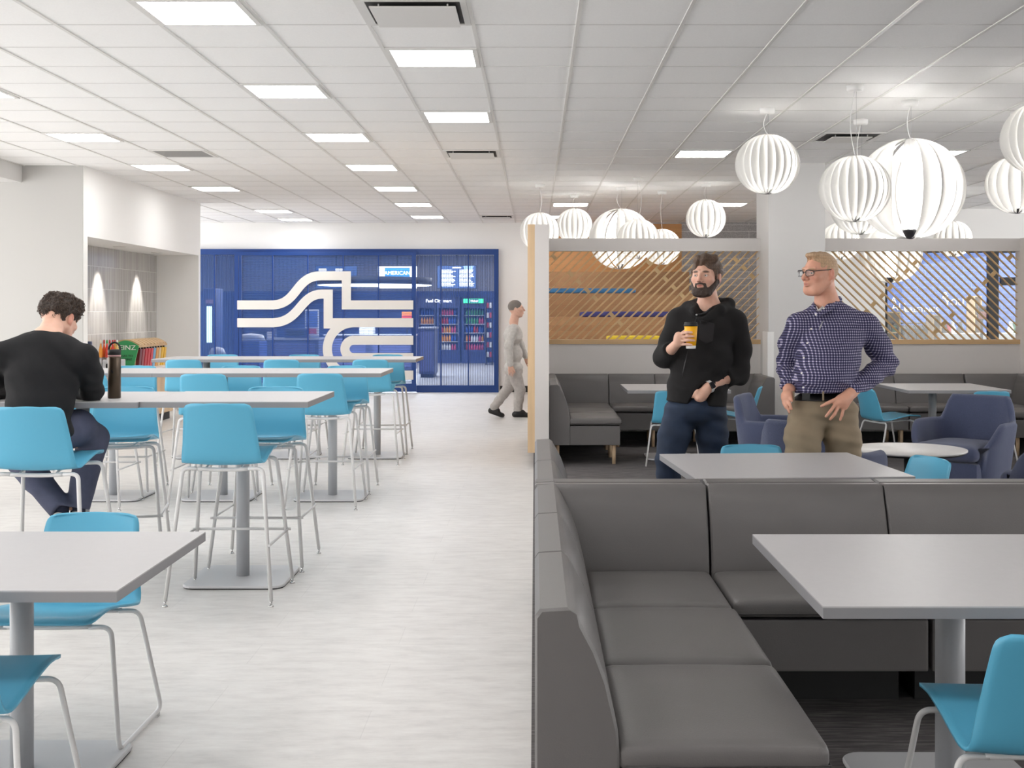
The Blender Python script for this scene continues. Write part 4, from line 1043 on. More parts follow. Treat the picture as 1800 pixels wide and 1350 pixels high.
# pump dispensers in a wood rack
r = empty('dispenser_rack', (-5.30, 16.68, CT), 0, 'long pale wood rail rack that holds the sauce pouches', 'rack')
MB().box(.0, .10, -.62, .66, .27, .30, .004).build('front_rail', M_woodH, r)
for k in range(9): m = MB(); yk = -.56 + .14 * k; m.prism([(-.24, .295)] + [(-.24 + .34 * i / 8, .315 + .065 * math.sin(math.pi * i / 8)) for i in range(9)] + [(.10, .295)], yk - .055, yk + .055, 'Y'); m.build('hood', M_woodH, r)
for yk in (-.60, .60): MB().box(-.22, -.19, yk - .015, yk + .015, 0, .295).build('post', M_woodH, r); MB().box(.03, .06, yk - .015, yk + .015, 0, .27).build('post', M_woodH, r)
for k, c in enumerate([(120, 52, 56), (150, 60, 64), (196, 40, 44), (206, 46, 48), (206, 48, 50), (120, 176, 214), (232, 160, 70), (226, 200, 150), (240, 190, 20), (240, 186, 16)]):
    yk = 16.14 + .118 * k
    q = empty('sauce_pouch', (-5.24, yk, CT), 0, '%s sauce pouch hanging in the wood rack, number %s from the green board' % ({0: 'maroon', 1: 'dull red', 2: 'red', 3: 'bright red', 4: 'scarlet', 5: 'light blue', 6: 'orange', 7: 'cream', 8: 'yellow', 9: 'deep yellow'}[k], ['one', 'two', 'three', 'four', 'five', 'six', 'seven', 'eight', 'nine', 'ten'][k]), 'sauce pouch', 'sauce pouches in the counter rack')
    m = MB(); m.prism([(-.04, .0), (.035, .0), (.06, .25), (-.02, .25)], -.045, .045, 'Y'); m.build('pouch', mat('pouch_%d' % k, c, .3), q)
    MB().lathe([(.014, .25), (.014, .27)], 8, (.03, 0, 0)).build('nozzle', M_black, q)
# small bottles near the front, napkin holder
BT = [(222, 600, (226, 150, 60), (240, 232, 214)), (231, 598, (220, 96, 40), (196, 60, 40)), (240, 597, (200, 60, 44), (60, 150, 70)), (250, 599, (232, 168, 60), (190, 50, 50)), (259, 600, (196, 50, 40), (190, 40, 50)), (268, 601, (224, 150, 70), (190, 44, 44)), (214, 601, (220, 180, 110), (225, 220, 214))]
for k, (px, py, c, cc) in enumerate(BT):
    d = 15.3 + .06 * (k % 2); x = W0((177, 183, 188, 193, 198, 202, 206)[k], d)
    q = empty('sauce_bottle', (x, d, CT), 0, None, 'bottle', 'hot sauce bottles on the condiment counter'); q['label'] = 'small sauce bottle behind the brown flask, number %s from the left' % ['one', 'two', 'three', 'four', 'five', 'six', 'seven'][k]
    MB().lathe([(.020, .17), (.022, .175), (.022, .27), (.010, .32), (.009, .345)], 14).build('bottle_body', mat('sauce_%d' % k, c, .25), q); MB().lathe([(.011, .345), (.011, .375), (.007, .39)], 12).build('cap', mat('sauce_cap_%d' % k, cc, .4), q)
    MB().lathe([(.022, .0), (.022, .17)], 10).build('riser', M_stainless, q)
block('napkin_box', 180, 212, 628, 652, 14.75, .18, mat('napkin_steel', (196, 196, 198), .35), 'pale metal napkin holder on the near end of the condiment counter', 'napkin holder', parts=(('slot', .2, .8, .3, .7, M_black),)).location.z = CT
for px, lab in ((156, 'dark card reader on the near end of the condiment counter'),):
    q = block('card_reader', 153, 160, 600, 612, 14.45, .05, mat('reader', (70, 76, 100), .4), lab, 'card reader'); MB().box(-.01, .01, .01, .03, -(q.location.z - CT), 0).build('stand', M_black, q)

# ================================================================== BLEACHERS behind the left screen
tz = [1.04, 1.415, 1.815, 2.215]; ty = [18.9, 19.9, 20.9, 21.9]
m = MB()
bl = empty('stepped_seating', (1.47, 20.5, 0), 0, 'stepped bamboo seating behind the left slat screen', 'stepped seating')
for k, (z, y) in enumerate(zip(tz, ty)):
    MB().box(-1.3, 1.29, y - 20.5, (ty[k + 1] if k < 3 else 22.85) - 20.5, 0, z).build('step', M_bamboo, bl)
MB().box(-1.3, 1.29, ty[0] - 1.9 - 20.5, ty[0] - .95 - 20.5, 0, .35).build('step', M_bamboo, bl); MB().box(-1.3, 1.29, ty[0] - .95 - 20.5, ty[0] - 20.5, 0, .7).build('step', M_bamboo, bl)
struct('wall_bamboo', MB().box(.15, 2.74, 22.86, YW - .005, 0, 3.14), M_bambooLit)
def cushion(px0, px1, z, y, c, label):
    x0, x1 = W0(px0, y), W0(px1, y)
    puffy(m_ := MB(), -(x1 - x0) / 2, (x1 - x0) / 2, -.2, .2, 0, .085, .03, .004, 8)
    o = m_.build('seat_cushion', mat(label, c, .9, bump=.3, bscale=400), None, ((x0 + x1) / 2, y + .22, z)); tag(o, label, 'cushion', 'long seat cushions on the stepped seating')
cushion(930, 1118, tz[2], ty[2], (62, 120, 168), 'light blue long cushion on the upper bamboo step')
cushion(1020, 1192, tz[1], ty[1], (62, 62, 120), 'dark violet long cushion on the middle bamboo step')
cushion(1068, 1164, tz[0], ty[0], (232, 204, 60), 'yellow long cushion on the lowest visible bamboo step')

# ================================================================== SHOP behind the right screen
M_ply = mat('plywood', (206, 172, 120), .5, var=.1)
def shelfunit(px0, px1, py0, d, label, n=4):
    x0, x1 = W0(px0, d), W0(px1, d); h = wz(py0, d); r = empty('shelf_unit', ((x0 + x1) / 2, d, 0), 0, label, 'shelf'); w2 = (x1 - x0) / 2
    for a, b in ((-w2, -w2 + .02), (w2 - .02, w2)): MB().box(a, b, 0, .4, 0, h).build('side_panel', M_ply, r)
    MB().box(-w2, w2, .38, .4, 0, h).build('back_panel', M_ply, r)
    for k in range(n + 1): z = .05 + k * (h - .07) / n; MB().box(-w2 + .02, w2 - .02, .0, .38, z, z + .02).build('shelf', M_ply, r)
    return r, w2, h, n
goods = [(230, 200, 60), (60, 130, 90), (200, 60, 60), (230, 230, 230), (80, 120, 190), (40, 40, 44)]
def fill(r, w2, h, n, lab, seed, only=None):
    rnd = random.Random(seed)
    for k in range(n):
        z = .07 + k * (h - .07) / n; x = -w2 + .06
        while x < w2 - .09:
            c = rnd.choice(goods); hh = rnd.uniform(.1, .2); ww = rnd.uniform(.05, .09)
            if z > .7:
                o = MB().box(0, ww, 0, .08, 0, hh, .006).build('packet', mat('packet_%d_%d_%d' % c, c, .5), None, (r.location.x + x, r.location.y + .08, z)); tag(o, lab, 'packet', 'packets on the ' + lab[-26:])
            x += ww + .04
a = shelfunit(1554, 1583, 548, 21.6, 'plywood shelf unit with bright packets beside the dark garments'); fill(*a, 'small packet on the plywood shelf beside the garments', 4)
a = shelfunit(1640, 1655, 553, 21.4, 'white and wood display case in the middle of the shop', 4); fill(*a, 'small packet in the display case mid shop', 5)
a = shelfunit(1712, 1726, 520, 21.9, 'tall narrow wood display stand in the shop', 5)
block('sales_counter', 1655, 1800, 586, 700, 21.2, .6, M_wlam, 'white sales counter in the shop behind the right screen', 'counter', True, parts=(('panel', .02, .98, .1, .9, M_ply),))
rk = empty('garment_rack', (W0(1600, 21.9), 21.9, 0), 0, 'round rack of black garments in front of the blue brick wall', 'garment rack')
MB().tube([(-.32, 0, .02), (-.32, 0, 1.3)], .015, 8).tube([(.32, 0, .02), (.32, 0, 1.3)], .015, 8).tube([(-.36, 0, 1.3), (.36, 0, 1.3)], .015, 8).box(-.36, -.28, -.2, .2, 0, .02).box(.28, .36, -.2, .2, 0, .02).build('frame', M_black, rk)
for k in range(9):
    x = -.3 + .075 * k
    o = empty('black_garment', (rk.location.x + x, 21.9, 0), 0, 'black garment hanging on the shop rack', 'garment', 'black garments on the shop rack')
    m = MB()
    m.prism([(-.08, 1.26), (-.2, 1.2), (-.27, .95), (-.2, .93), (-.18, .6), (.18, .6), (.2, .93), (.27, .95), (.2, 1.2), (.08, 1.26)], -.028, .028, 'X'); m.build('cloth', mat('black_cloth', (30, 32, 38), .9), o)
    MB().tube([(0, 0, 1.26), (0, 0, 1.3)], .004, 6).build('hook', M_black, o)
pic = block('framed_print', 1718, 1736, 538, 562, 21.0, .03, M_black, 'framed colourful print in the shop beside the black window post', 'picture', parts=(('print', .08, .92, .06, .94, mat('print_red', (190, 90, 70), .5)), ('print_top', .1, .9, .6, .92, mat('print_blue', (80, 120, 170), .5))))
MB().box(-.02, .02, .03, .05, -pic.location.z, 0).build('stand', M_black, pic)
for (t, px, py, s) in (('A', 1573, 528, .16), ('ALL', 1584, 540, .2), ('GREETINGS', 1622, 545, .13), ('&', 1664, 520, .2), ('YOU', 1680, 532, .18)):
    o = text_mesh('wall_lettering', t, s, M_wlam, (W0(px, 23.9), 23.985, wz(py, 23.9)), (VX, 0, 0), None, ext=.01); tag(o, 'white wall lettering reading %s on the blue brick wall' % t, 'lettering')
for k, (px, c) in enumerate(((1662, (40, 40, 44)), (1668, (190, 40, 44)), (1676, (230, 228, 224)), (1690, (80, 84, 90)), (1785, (60, 120, 80)), (1779, (222, 220, 214)))):
    q = empty('display_item', (W0(px, 21.4), 21.45, wz(586, 21.2)), 0, 'small shop item on the white sales counter, number %s from the left' % ('one', 'two', 'three', 'four', 'six', 'five')[k], 'shop item')
    MB().lathe([(.05, 0), (.06, .08), (.03, .14), (.03, .17)], 12).build('body', mat('item_%d' % k, c, .5), q); MB().lathe([(.035, .17), (.035, .2)], 10).build('lid', mat('item_lid_%d' % k, c[::-1], .5), q)
area('shop_fill_light', (8, 22, 3.1), (0, 0, 0), 4, 2.5, 170, (1, .98, .95))  # fill light added under the shop ceiling, no fixture belongs to it

# ================================================================== PEOPLE (signed-distance bodies meshed with surface nets)
def V3(p): return np.array([p[0], p[1], p[2]], dtype=np.float32)
def sd_cone(P, a, b, ra, rb):
    """tapered capsule"""
    a, b = V3(a), V3(b); ab = b - a; L2 = float(ab @ ab) + 1e-12
    t = np.clip(((P - a) @ ab) / L2, 0, 1); q = P - a - t[..., None] * ab
    return np.sqrt((q * q).sum(-1)) - (ra + (rb - ra) * t)
def sd_ell(P, c, r, M=None):
    q = P - V3(c)
    if M is not None: q = q @ np.array(M, dtype=np.float32)      # columns = local axes
    r = V3(r); k0 = np.sqrt(((q / r) ** 2).sum(-1)); k1 = np.sqrt(((q / (r * r)) ** 2).sum(-1)) + 1e-9
    return k0 * (k0 - 1) / k1
def smin(a, b, k): h = np.clip(.5 + .5 * (b - a) / k, 0, 1); return b * (1 - h) + a * h - k * h * (1 - h)
def smax(a, b, k): return -smin(-a, -b, k)
def union(P, prims, k=.03):
    d = None
    for pr in prims:
        kk = pr[-1] if isinstance(pr[-1], float) and pr[0] != 'c' and len(pr) == 5 else k
        if pr[0] == 'c': e = sd_cone(P, *pr[1:5]); kk = pr[5] if len(pr) > 5 else k
        else: e = sd_ell(P, pr[1], pr[2], pr[3] if len(pr) > 3 else None); kk = pr[4] if len(pr) > 4 else k
        d = e if d is None else smin(d, e, kk)
    return d
def chain(pts, rad, k=None):
    out = []
    for i in range(len(pts) - 1): out.append(('c', pts[i], pts[i + 1], rad[i], rad[i + 1]) + ((k,) if k else ()))
    return out
def nets(fn, lo, hi, h):
    lo = np.array(lo, dtype=np.float32); n = np.ceil((np.array(hi) - lo) / h).astype(int) + 1
    xs = [lo[i] + h * np.arange(n[i], dtype=np.float32) for i in range(3)]
    D = np.empty(tuple(n), dtype=np.float32); st = 24
    for i in range(0, n[0], st):
        G = np.stack(np.meshgrid(xs[0][i:i + st], xs[1], xs[2], indexing='ij'), -1); D[i:i + st] = fn(G)
    S = D < 0; c = np.zeros(tuple(n - 1), np.int32); acc = np.zeros(tuple(n - 1) + (3,), np.float32); cnt = np.zeros(tuple(n - 1), np.float32)
    def cs(A, o): return A[o[0]:o[0] + n[0] - 1, o[1]:o[1] + n[1] - 1, o[2]:o[2] + n[2] - 1]
    for ax in range(3):
        u, v = [k for k in range(3) if k != ax]
        for du in (0, 1):
            for dv in (0, 1):
                o0 = [0, 0, 0]; o0[u] = du; o0[v] = dv; o1 = list(o0); o1[ax] = 1
                a, b = cs(D, o0), cs(D, o1); x = (a < 0) != (b < 0); t = np.where(x, a / np.where(x, a - b, 1), 0)
                pt = np.zeros(a.shape + (3,), np.float32); pt[..., u] = du; pt[..., v] = dv; pt[..., ax] = t
                acc += pt * x[..., None]; cnt += x
    m = cnt > 0; idx = -np.ones(m.shape, np.int64); idx[m] = np.arange(m.sum()); cell_ = np.argwhere(m)
    verts = lo + h * (cell_ + acc[m] / cnt[m][:, None]); F_ = []
    for ax in range(3):
        u, v = [(1, 2), (2, 0), (0, 1)][ax]
        sl0 = [slice(1, n[k] - 1) for k in range(3)]; sl0[ax] = slice(0, n[ax] - 1); sl1 = list(sl0); sl1[ax] = slice(1, n[ax])
        a = S[tuple(sl0)]; b = S[tuple(sl1)]; x = np.argwhere(a != b)
        if not len(x): continue
        sgn = a[tuple(x.T)]; base = x.copy()
        for k in range(3):
            if k != ax: base[:, k] += 1
        def gi(du, dv): q = base.copy(); q[:, u] -= du; q[:, v] -= dv; return idx[tuple(q.T)]
        q = np.stack([gi(1, 1), gi(0, 1), gi(0, 0), gi(1, 0)], 1); q[~sgn] = q[~sgn][:, ::-1]
        F_.append(q)
    return verts, np.concatenate(F_)
def sdf_mesh(name, fn, lo, hi, h, m, parent, smooth_it=2, colour=None, fmat=None):
    v, f = nets(fn, lo, hi, h)
    me = bpy.data.meshes.new(name); me.vertices.add(len(v)); me.vertices.foreach_set('co', v.astype(np.float32).ravel())
    me.loops.add(len(f) * 4); me.loops.foreach_set('vertex_index', f.astype(np.int32).ravel())
    me.polygons.add(len(f)); me.polygons.foreach_set('loop_start', np.arange(0, len(f) * 4, 4, dtype=np.int32)); me.polygons.foreach_set('loop_total', np.full(len(f), 4, dtype=np.int32))
    me.update(calc_edges=True); me.validate()
    # Taubin-like smoothing
    e = np.empty(len(me.edges) * 2, np.int32); me.edges.foreach_get('vertices', e); e = e.reshape(-1, 2)
    co = np.empty(len(me.vertices) * 3, np.float32); me.vertices.foreach_get('co', co); co = co.reshape(-1, 3)
    deg = np.bincount(e.ravel(), minlength=len(co)).astype(np.float32)[:, None]
    for it in range(smooth_it):
        for lam in (.5, -.48):
            sm_ = np.zeros_like(co)
            for k in range(3): sm_[:, k] = np.bincount(e[:, 0], co[e[:, 1], k], len(co)) + np.bincount(e[:, 1], co[e[:, 0], k], len(co))
            co = co + lam * (sm_ / np.maximum(deg, 1) - co)
    me.vertices.foreach_set('co', co.ravel()); me.polygons.foreach_set('use_smooth', np.ones(len(me.polygons), dtype=bool))
    if colour is not None:
        ca = me.color_attributes.new('tone', 'FLOAT_COLOR', 'POINT'); c = colour(co.astype(np.float32)); ca.data.foreach_set('color', c.astype(np.float32).ravel())
    for mm in (m if isinstance(m, (list, tuple)) else [m]): me.materials.append(mm)
    if fmat is not None:
        cen = co[f].mean(1) if len(me.polygons) == len(f) else None
        if cen is not None: me.polygons.foreach_set('material_index', fmat(cen).astype(np.int32))
    me.update(); o = bpy.data.objects.new(name, me); COL.objects.link(o); o.parent = parent
    return o
def body_mesh(fb, lo, hi, zc, hc, m, root, colour, h=.006, hf_=.0026):
    """one body mesh: coarse below the collar line, fine head and neck above it"""
    lo = np.array(lo, dtype=np.float32); hi = np.array(hi, dtype=np.float32)
    a = sdf_mesh('body', lambda P: np.maximum(fb(P), P[..., 2] - zc - .003), lo, (hi[0], hi[1], zc + .02), h, m, root, 1, colour)
    c = np.array(hc)
    b = sdf_mesh('body_head', lambda P: np.maximum(fb(P), zc - .003 - P[..., 2]), (c[0] - .20, c[1] - .30, zc - .02), (c[0] + .20, c[1] + .22, c[2] + .15), hf_, m, root, 1, colour)
    bm = bmesh.new(); bm.from_mesh(a.data); bm.from_mesh(b.data)
    bm.to_mesh(a.data); bm.free(); bpy.data.objects.remove(b)
    return a
def noise3(P, f, seed=0):
    """cheap smooth pseudo-noise in [-1,1]"""
    x, y, z = P[..., 0] * f, P[..., 1] * f, P[..., 2] * f
    return (np.sin(x * 1.7 + 1.3 * seed + np.sin(y * 1.3 + z * .7)) + np.sin(y * 1.9 + 2.1 * seed + np.sin(z * 1.1 + x * .9)) + np.sin(z * 1.5 + .7 * seed + np.sin(x * 1.2 + y * .8))) / 3
def tone_mat(name, rough, bump=.05, bscale=300, sub=True):
    m = bpy.data.materials.new(name); m.use_nodes = True; N = m.node_tree.nodes; L = m.node_tree.links; p = N['Principled BSDF']
    a = N.new('ShaderNodeVertexColor'); a.layer_name = 'tone'; tc = N.new('ShaderNodeTexCoord'); n = N.new('ShaderNodeTexNoise'); n.inputs['Scale'].default_value = 45; n.inputs['Detail'].default_value = 5
    L.new(tc.outputs['Object'], n.inputs[0]); r = N.new('ShaderNodeMapRange'); r.inputs[3].default_value = .9; r.inputs[4].default_value = 1.08; L.new(n.outputs[0], r.inputs[0])
    mx = N.new('ShaderNodeVectorMath'); mx.operation = 'SCALE'; L.new(a.outputs[0], mx.inputs[0]); L.new(r.outputs[0], mx.inputs['Scale']); L.new(mx.outputs[0], p.inputs['Base Color'])
    p.inputs['Roughness'].default_value = rough
    n2 = N.new('ShaderNodeTexNoise'); n2.inputs['Scale'].default_value = bscale; b = N.new('ShaderNodeBump'); b.inputs['Strength'].default_value = bump; b.inputs['Distance'].default_value = .004
    L.new(tc.outputs['Object'], n2.inputs[0]); L.new(n2.outputs[0], b.inputs['Height']); L.new(b.outputs[0], p.inputs['Normal'])
    if sub: p.inputs['Subsurface Weight'].default_value = .08; p.inputs['Subsurface Radius'].default_value = (.01, .004, .002); p.inputs['Subsurface Scale'].default_value = .3
    return m
M_lens = mat('spectacle_lens', (230, 236, 240), .05)
M_lens.node_tree.nodes['Principled BSDF'].inputs['Alpha'].default_value = .12
M_skin = tone_mat('skin', .5); M_hairm = tone_mat('hair', .6, 1.0, 200, False)
SK = lambda *c: np.array(srgb(*c), dtype=np.float32)
M_eye = mat('eye_white', (190, 182, 176), .3); M_iris = mat('iris', (52, 40, 32), .2)
def head_frame(c, yaw, pitch, roll=0):
    """columns: right (head's own left side is +x), forward, up; yaw 0 looks to -Y (the camera), positive turns to the viewer's left"""
    Mx = Matrix.Rotation(R(-yaw), 3, 'Z') @ Matrix.Rotation(R(pitch), 3, 'X') @ Matrix.Rotation(R(roll), 3, 'Y')
    return np.array(Mx, dtype=np.float32)
def head_sdf(s=1.0, jaw=1.0, nose=1.0, ear=True, brow=1.0):
    """local head: centre of the skull at 0, face towards -y, z up, unit metres; chin about z=-.125, crown .115"""
    def f(q):
        q = q / s
        d = sd_ell(q, (0, .018, .02), (.076, .096, .092))
        d = smin(d, sd_ell(q, (0, -.025, -.022), (.064, .070, .085)), .03)
        d = smin(d, sd_ell(q, (0, -.050, -.085), (.040 * jaw, .036, .036)), .034)          # chin
        for sx in (-1, 1):
            d = smin(d, sd_cone(q, (sx * .060, .004, -.045), (sx * .030 * jaw, -.058, -.094), .016, .018), .028)   # jaw line
            d = smin(d, sd_ell(q, (sx * .043, -.062, -.020), (.022, .019, .017)), .02)     # cheek
            d = smin(d, sd_cone(q, (sx * .012, -.088, .026), (sx * .046, -.074, .027), .0085 * brow, .008), .012)   # brow ridge
            d = smax(d, -sd_ell(q, (sx * .031, -.101, .004), (.019, .018, .0125)), .011)    # socket
            d = smin(d, sd_ell(q, (sx * .031, -.077, .0035), (.0145, .0120, .0115)), .003)     # lids
            d = smax(d, -sd_cone(q, (sx * .0200, -.0915, .0022), (sx * .0425, -.0880, .0016), .0056, .0048), .0015)
        d = smin(d, sd_cone(q, (0, -.090, .018), (0, -.113 - .004 * nose, -.024), .008, .0105 * nose), .010)
        for sx in (-1, 1):
            d = smin(d, sd_ell(q, (sx * .0125, -.104, -.031), (.0085, .0105, .0075)), .006)
            d = smax(d, -sd_ell(q, (sx * .007, -.109, -.0405), (.0035, .005, .004)), .003)
        d = smin(d, sd_ell(q, (0, -.088, -.056), (.024, .014, .012)), .012)
        d = smin(d, sd_ell(q, (0, -.0985, -.0525), (.021, .0075, .0048)), .004)
        d = smin(d, sd_ell(q, (0, -.0965, -.0645), (.018, .0075, .0056)), .004)
        d = smax(d, -sd_ell(q, (0, -.106, -.0582), (.022, .008, .0016)), .002)
        if ear:
            for sx in (-1, 1):
                e = sd_ell(q, (sx * .081, .014, -.004), (.0085, .019, .031)); e = smin(e, sd_ell(q, (sx * .077, .002, -.03), (.006, .009, .011)), .008)
                e = smax(e, -sd_ell(q, (sx * .091, .010, .0), (.0075, .011, .018)), .004)
                d = smin(d, e, .006)
        return d * s
    return f
def hand_prims(wr, dr, side, curl, splay=.12, thumb=(.5, .6), s=1.0, tips=None):
    """wr wrist, dr unit direction of the palm, side = unit vector from little finger towards index; palm normal = dr x side.
    curl = bend towards the palm normal per finger joint (radians)"""
    dr = Vector(dr).normalized(); side = Vector(side); side = (side - dr * side.dot(dr)).normalized(); nrm = dr.cross(side); wr = Vector(wr); pr = []
    pl = .088 * s
    for k, t in enumerate((-1, -.33, .33, 1)):
        b = wr + dr * pl * (.97 - .05 * abs(t - .3)) + side * t * .031 * s
        pr.append(('c', wr + dr * .012 + side * t * .018 * s, b, .0145 * s, .0118 * s, .012))
    Ls = (.060, .074, .080, .072)
    for k, t in enumerate((-1, -.33, .33, 1)):
        c = curl[k] if isinstance(curl, (list, tuple)) else curl
        base = wr + dr * pl * (.97 - .05 * abs(t - .3)) + side * t * .031 * s; d0 = (dr + side * t * splay).normalized(); p = base; ang = 0; Lf = Ls[k] * s
        r0 = .0092 * s * (.86 if k == 0 else 1)
        for j, (fr, cb) in enumerate(((.46, .7), (.30, 1.0), (.24, .8))):
            ang += c * cb; dd = d0 * math.cos(ang) + nrm * math.sin(ang); q = p + dd * Lf * fr
            pr.append(('c', p, q, r0 * (1 - .09 * j), r0 * (1 - .09 * (j + 1)), .0035)); p = q
    a, b = thumb
    t0 = wr + dr * .022 * s + side * .024 * s; t1 = t0 + (dr * math.cos(a) + side * math.sin(a) + nrm * .25).normalized() * .046 * s
    d2 = (dr * math.cos(a * .6) + side * math.sin(a * .6) * .7 + nrm * b).normalized(); t2 = t1 + d2 * .032 * s; t3 = t2 + (d2 + dr * .3).normalized() * .024 * s
    pr += [('c', t0, t1, .015 * s, .0115 * s, .010), ('c', t1, t2, .0105 * s, .0098 * s, .003), ('c', t2, t3, .0098 * s, .0078 * s, .003)]
    return pr
def bounds(prims, pad=.02):
    lo = np.full(3, 1e9); hi = -lo
    for p in prims:
        if p[0] == 'c':
            for q, r_ in ((p[1], p[3]), (p[2], p[4])): lo = np.minimum(lo, np.array(q) - r_); hi = np.maximum(hi, np.array(q) + r_)
        else: r_ = max(p[2]); lo = np.minimum(lo, np.array(p[1]) - r_); hi = np.maximum(hi, np.array(p[1]) + r_)
    return lo - pad, hi + pad
def folds(P, amp, f, ax, seed=0):
    ax = V3(ax); t = (P @ ax) * f
    return amp * np.sin(t + 1.8 * noise3(P, 9, seed)) * (.5 + .5 * noise3(P, 5, seed + 3))
def plane_cut(P, pt, nrm): return (P - V3(pt)) @ V3(Vector(nrm).normalized())
def cloth_mat(name, c, rough=.9, bump=.35, bscale=420, var=.1, vscale=30): return mat(name, c, rough, bump=bump, bscale=bscale, var=var, vscale=vscale, sheen=.1)
def face_tone(HF, hc, s, base, lip, hairc, beard=None, brow=None, ruddy=None):
    def f(co):
        q = ((co - V3(hc)) @ HF) / s; n = len(co); c = np.ones((n, 4), np.float32); c[:, :3] = base[:3]
        def blend(w, col): c[:, :3] = c[:, :3] * (1 - w[:, None]) + col[:3] * w[:, None]
        inh = (np.abs(q) < .16).all(1)
        x, y, z = np.abs(q[:, 0]), q[:, 1], q[:, 2]
        if ruddy is not None:
            blend(np.clip(1 - np.sqrt(((x - .04) / .03) ** 2 + ((z + .025) / .03) ** 2), 0, 1) * .5 * inh * (y < -.03), ruddy); blend(np.clip(1 - np.sqrt((x / .02) ** 2 + ((z + .03) / .02) ** 2), 0, 1) * .55 * inh * (y < -.08), ruddy)
            blend(np.clip((x - .076) / .008, 0, 1) * .6 * inh * (z > -.04) * (z < .035) * (y > -.03) * (y < .05), ruddy)
        w = np.clip(1.5 - np.sqrt((x / .020) ** 2 + ((z + .0585) / .0085) ** 2) * 1.3, 0, 1) * inh * (y < -.088); blend(w, lip)
        w = np.clip(1.6 - 1.2 * np.sqrt(((x - .031) / .0150) ** 2 + ((z - .003) / .0078) ** 2), 0, 1) * inh * (y < -.06); blend(w * .55, SK(112, 74, 64))  # lash tone plus eye-socket shade, blended into the skin colour
        if brow is not None:
            w = np.clip(2.2 - 2 * np.sqrt(((x - .031) / .0205) ** 2 + ((z - .0225 - .002 * np.cos((x - .03) * 60)) / .0072) ** 2), 0, 1) * inh * (y < -.055); blend(w * .92, brow)
        return c
    return f
def add_eyes(root, HF, hc, s, look=(0, 0)):
    H3 = Matrix([list(map(float, HF[i])) for i in range(3)])
    for sx in (-1, 1):
        c = Vector(hc) + H3 @ (Vector((sx * .031, -.0768, .0022)) * s)
        e = MB().lathe([(0, -.0112), (.0079, -.0079), (.0112, 0), (.0079, .0079), (0, .0112)], 16)
        o = sdf_like_ball('eyeball', c, .0118 * s, M_eye, root)
        p = c + H3 @ (Vector((look[0], -1, look[1])).normalized() * .0069 * s)
        i_ = sdf_like_ball('iris', p, .0057 * s, M_iris, o)
def sdf_like_ball(name, c, r, m, parent):
    bm = bmesh.new(); bmesh.ops.create_icosphere(bm, subdivisions=3, radius=r); me = bpy.data.meshes.new(name); bm.to_mesh(me); bm.free(); me.materials.append(m)
    for p in me.polygons: p.use_smooth = True
    me.transform(Matrix.Translation(c)); o = bpy.data.objects.new(name, me); COL.objects.link(o); o.parent = parent
    return o

def person_root(x, y, label):
    # geometry is authored in world coordinates; the empty stands on the floor under the person
    r = empty('person', (x, y, 0), 0, label, 'person'); return r
def settle(root):
    """children were authored in world space: shift them under the root"""
    inv = Matrix.Translation(-root.location)
    for ch in root.children: ch.data.transform(inv)
    for ch in root.children:
        for g_ in ch.children: g_.data.transform(inv)

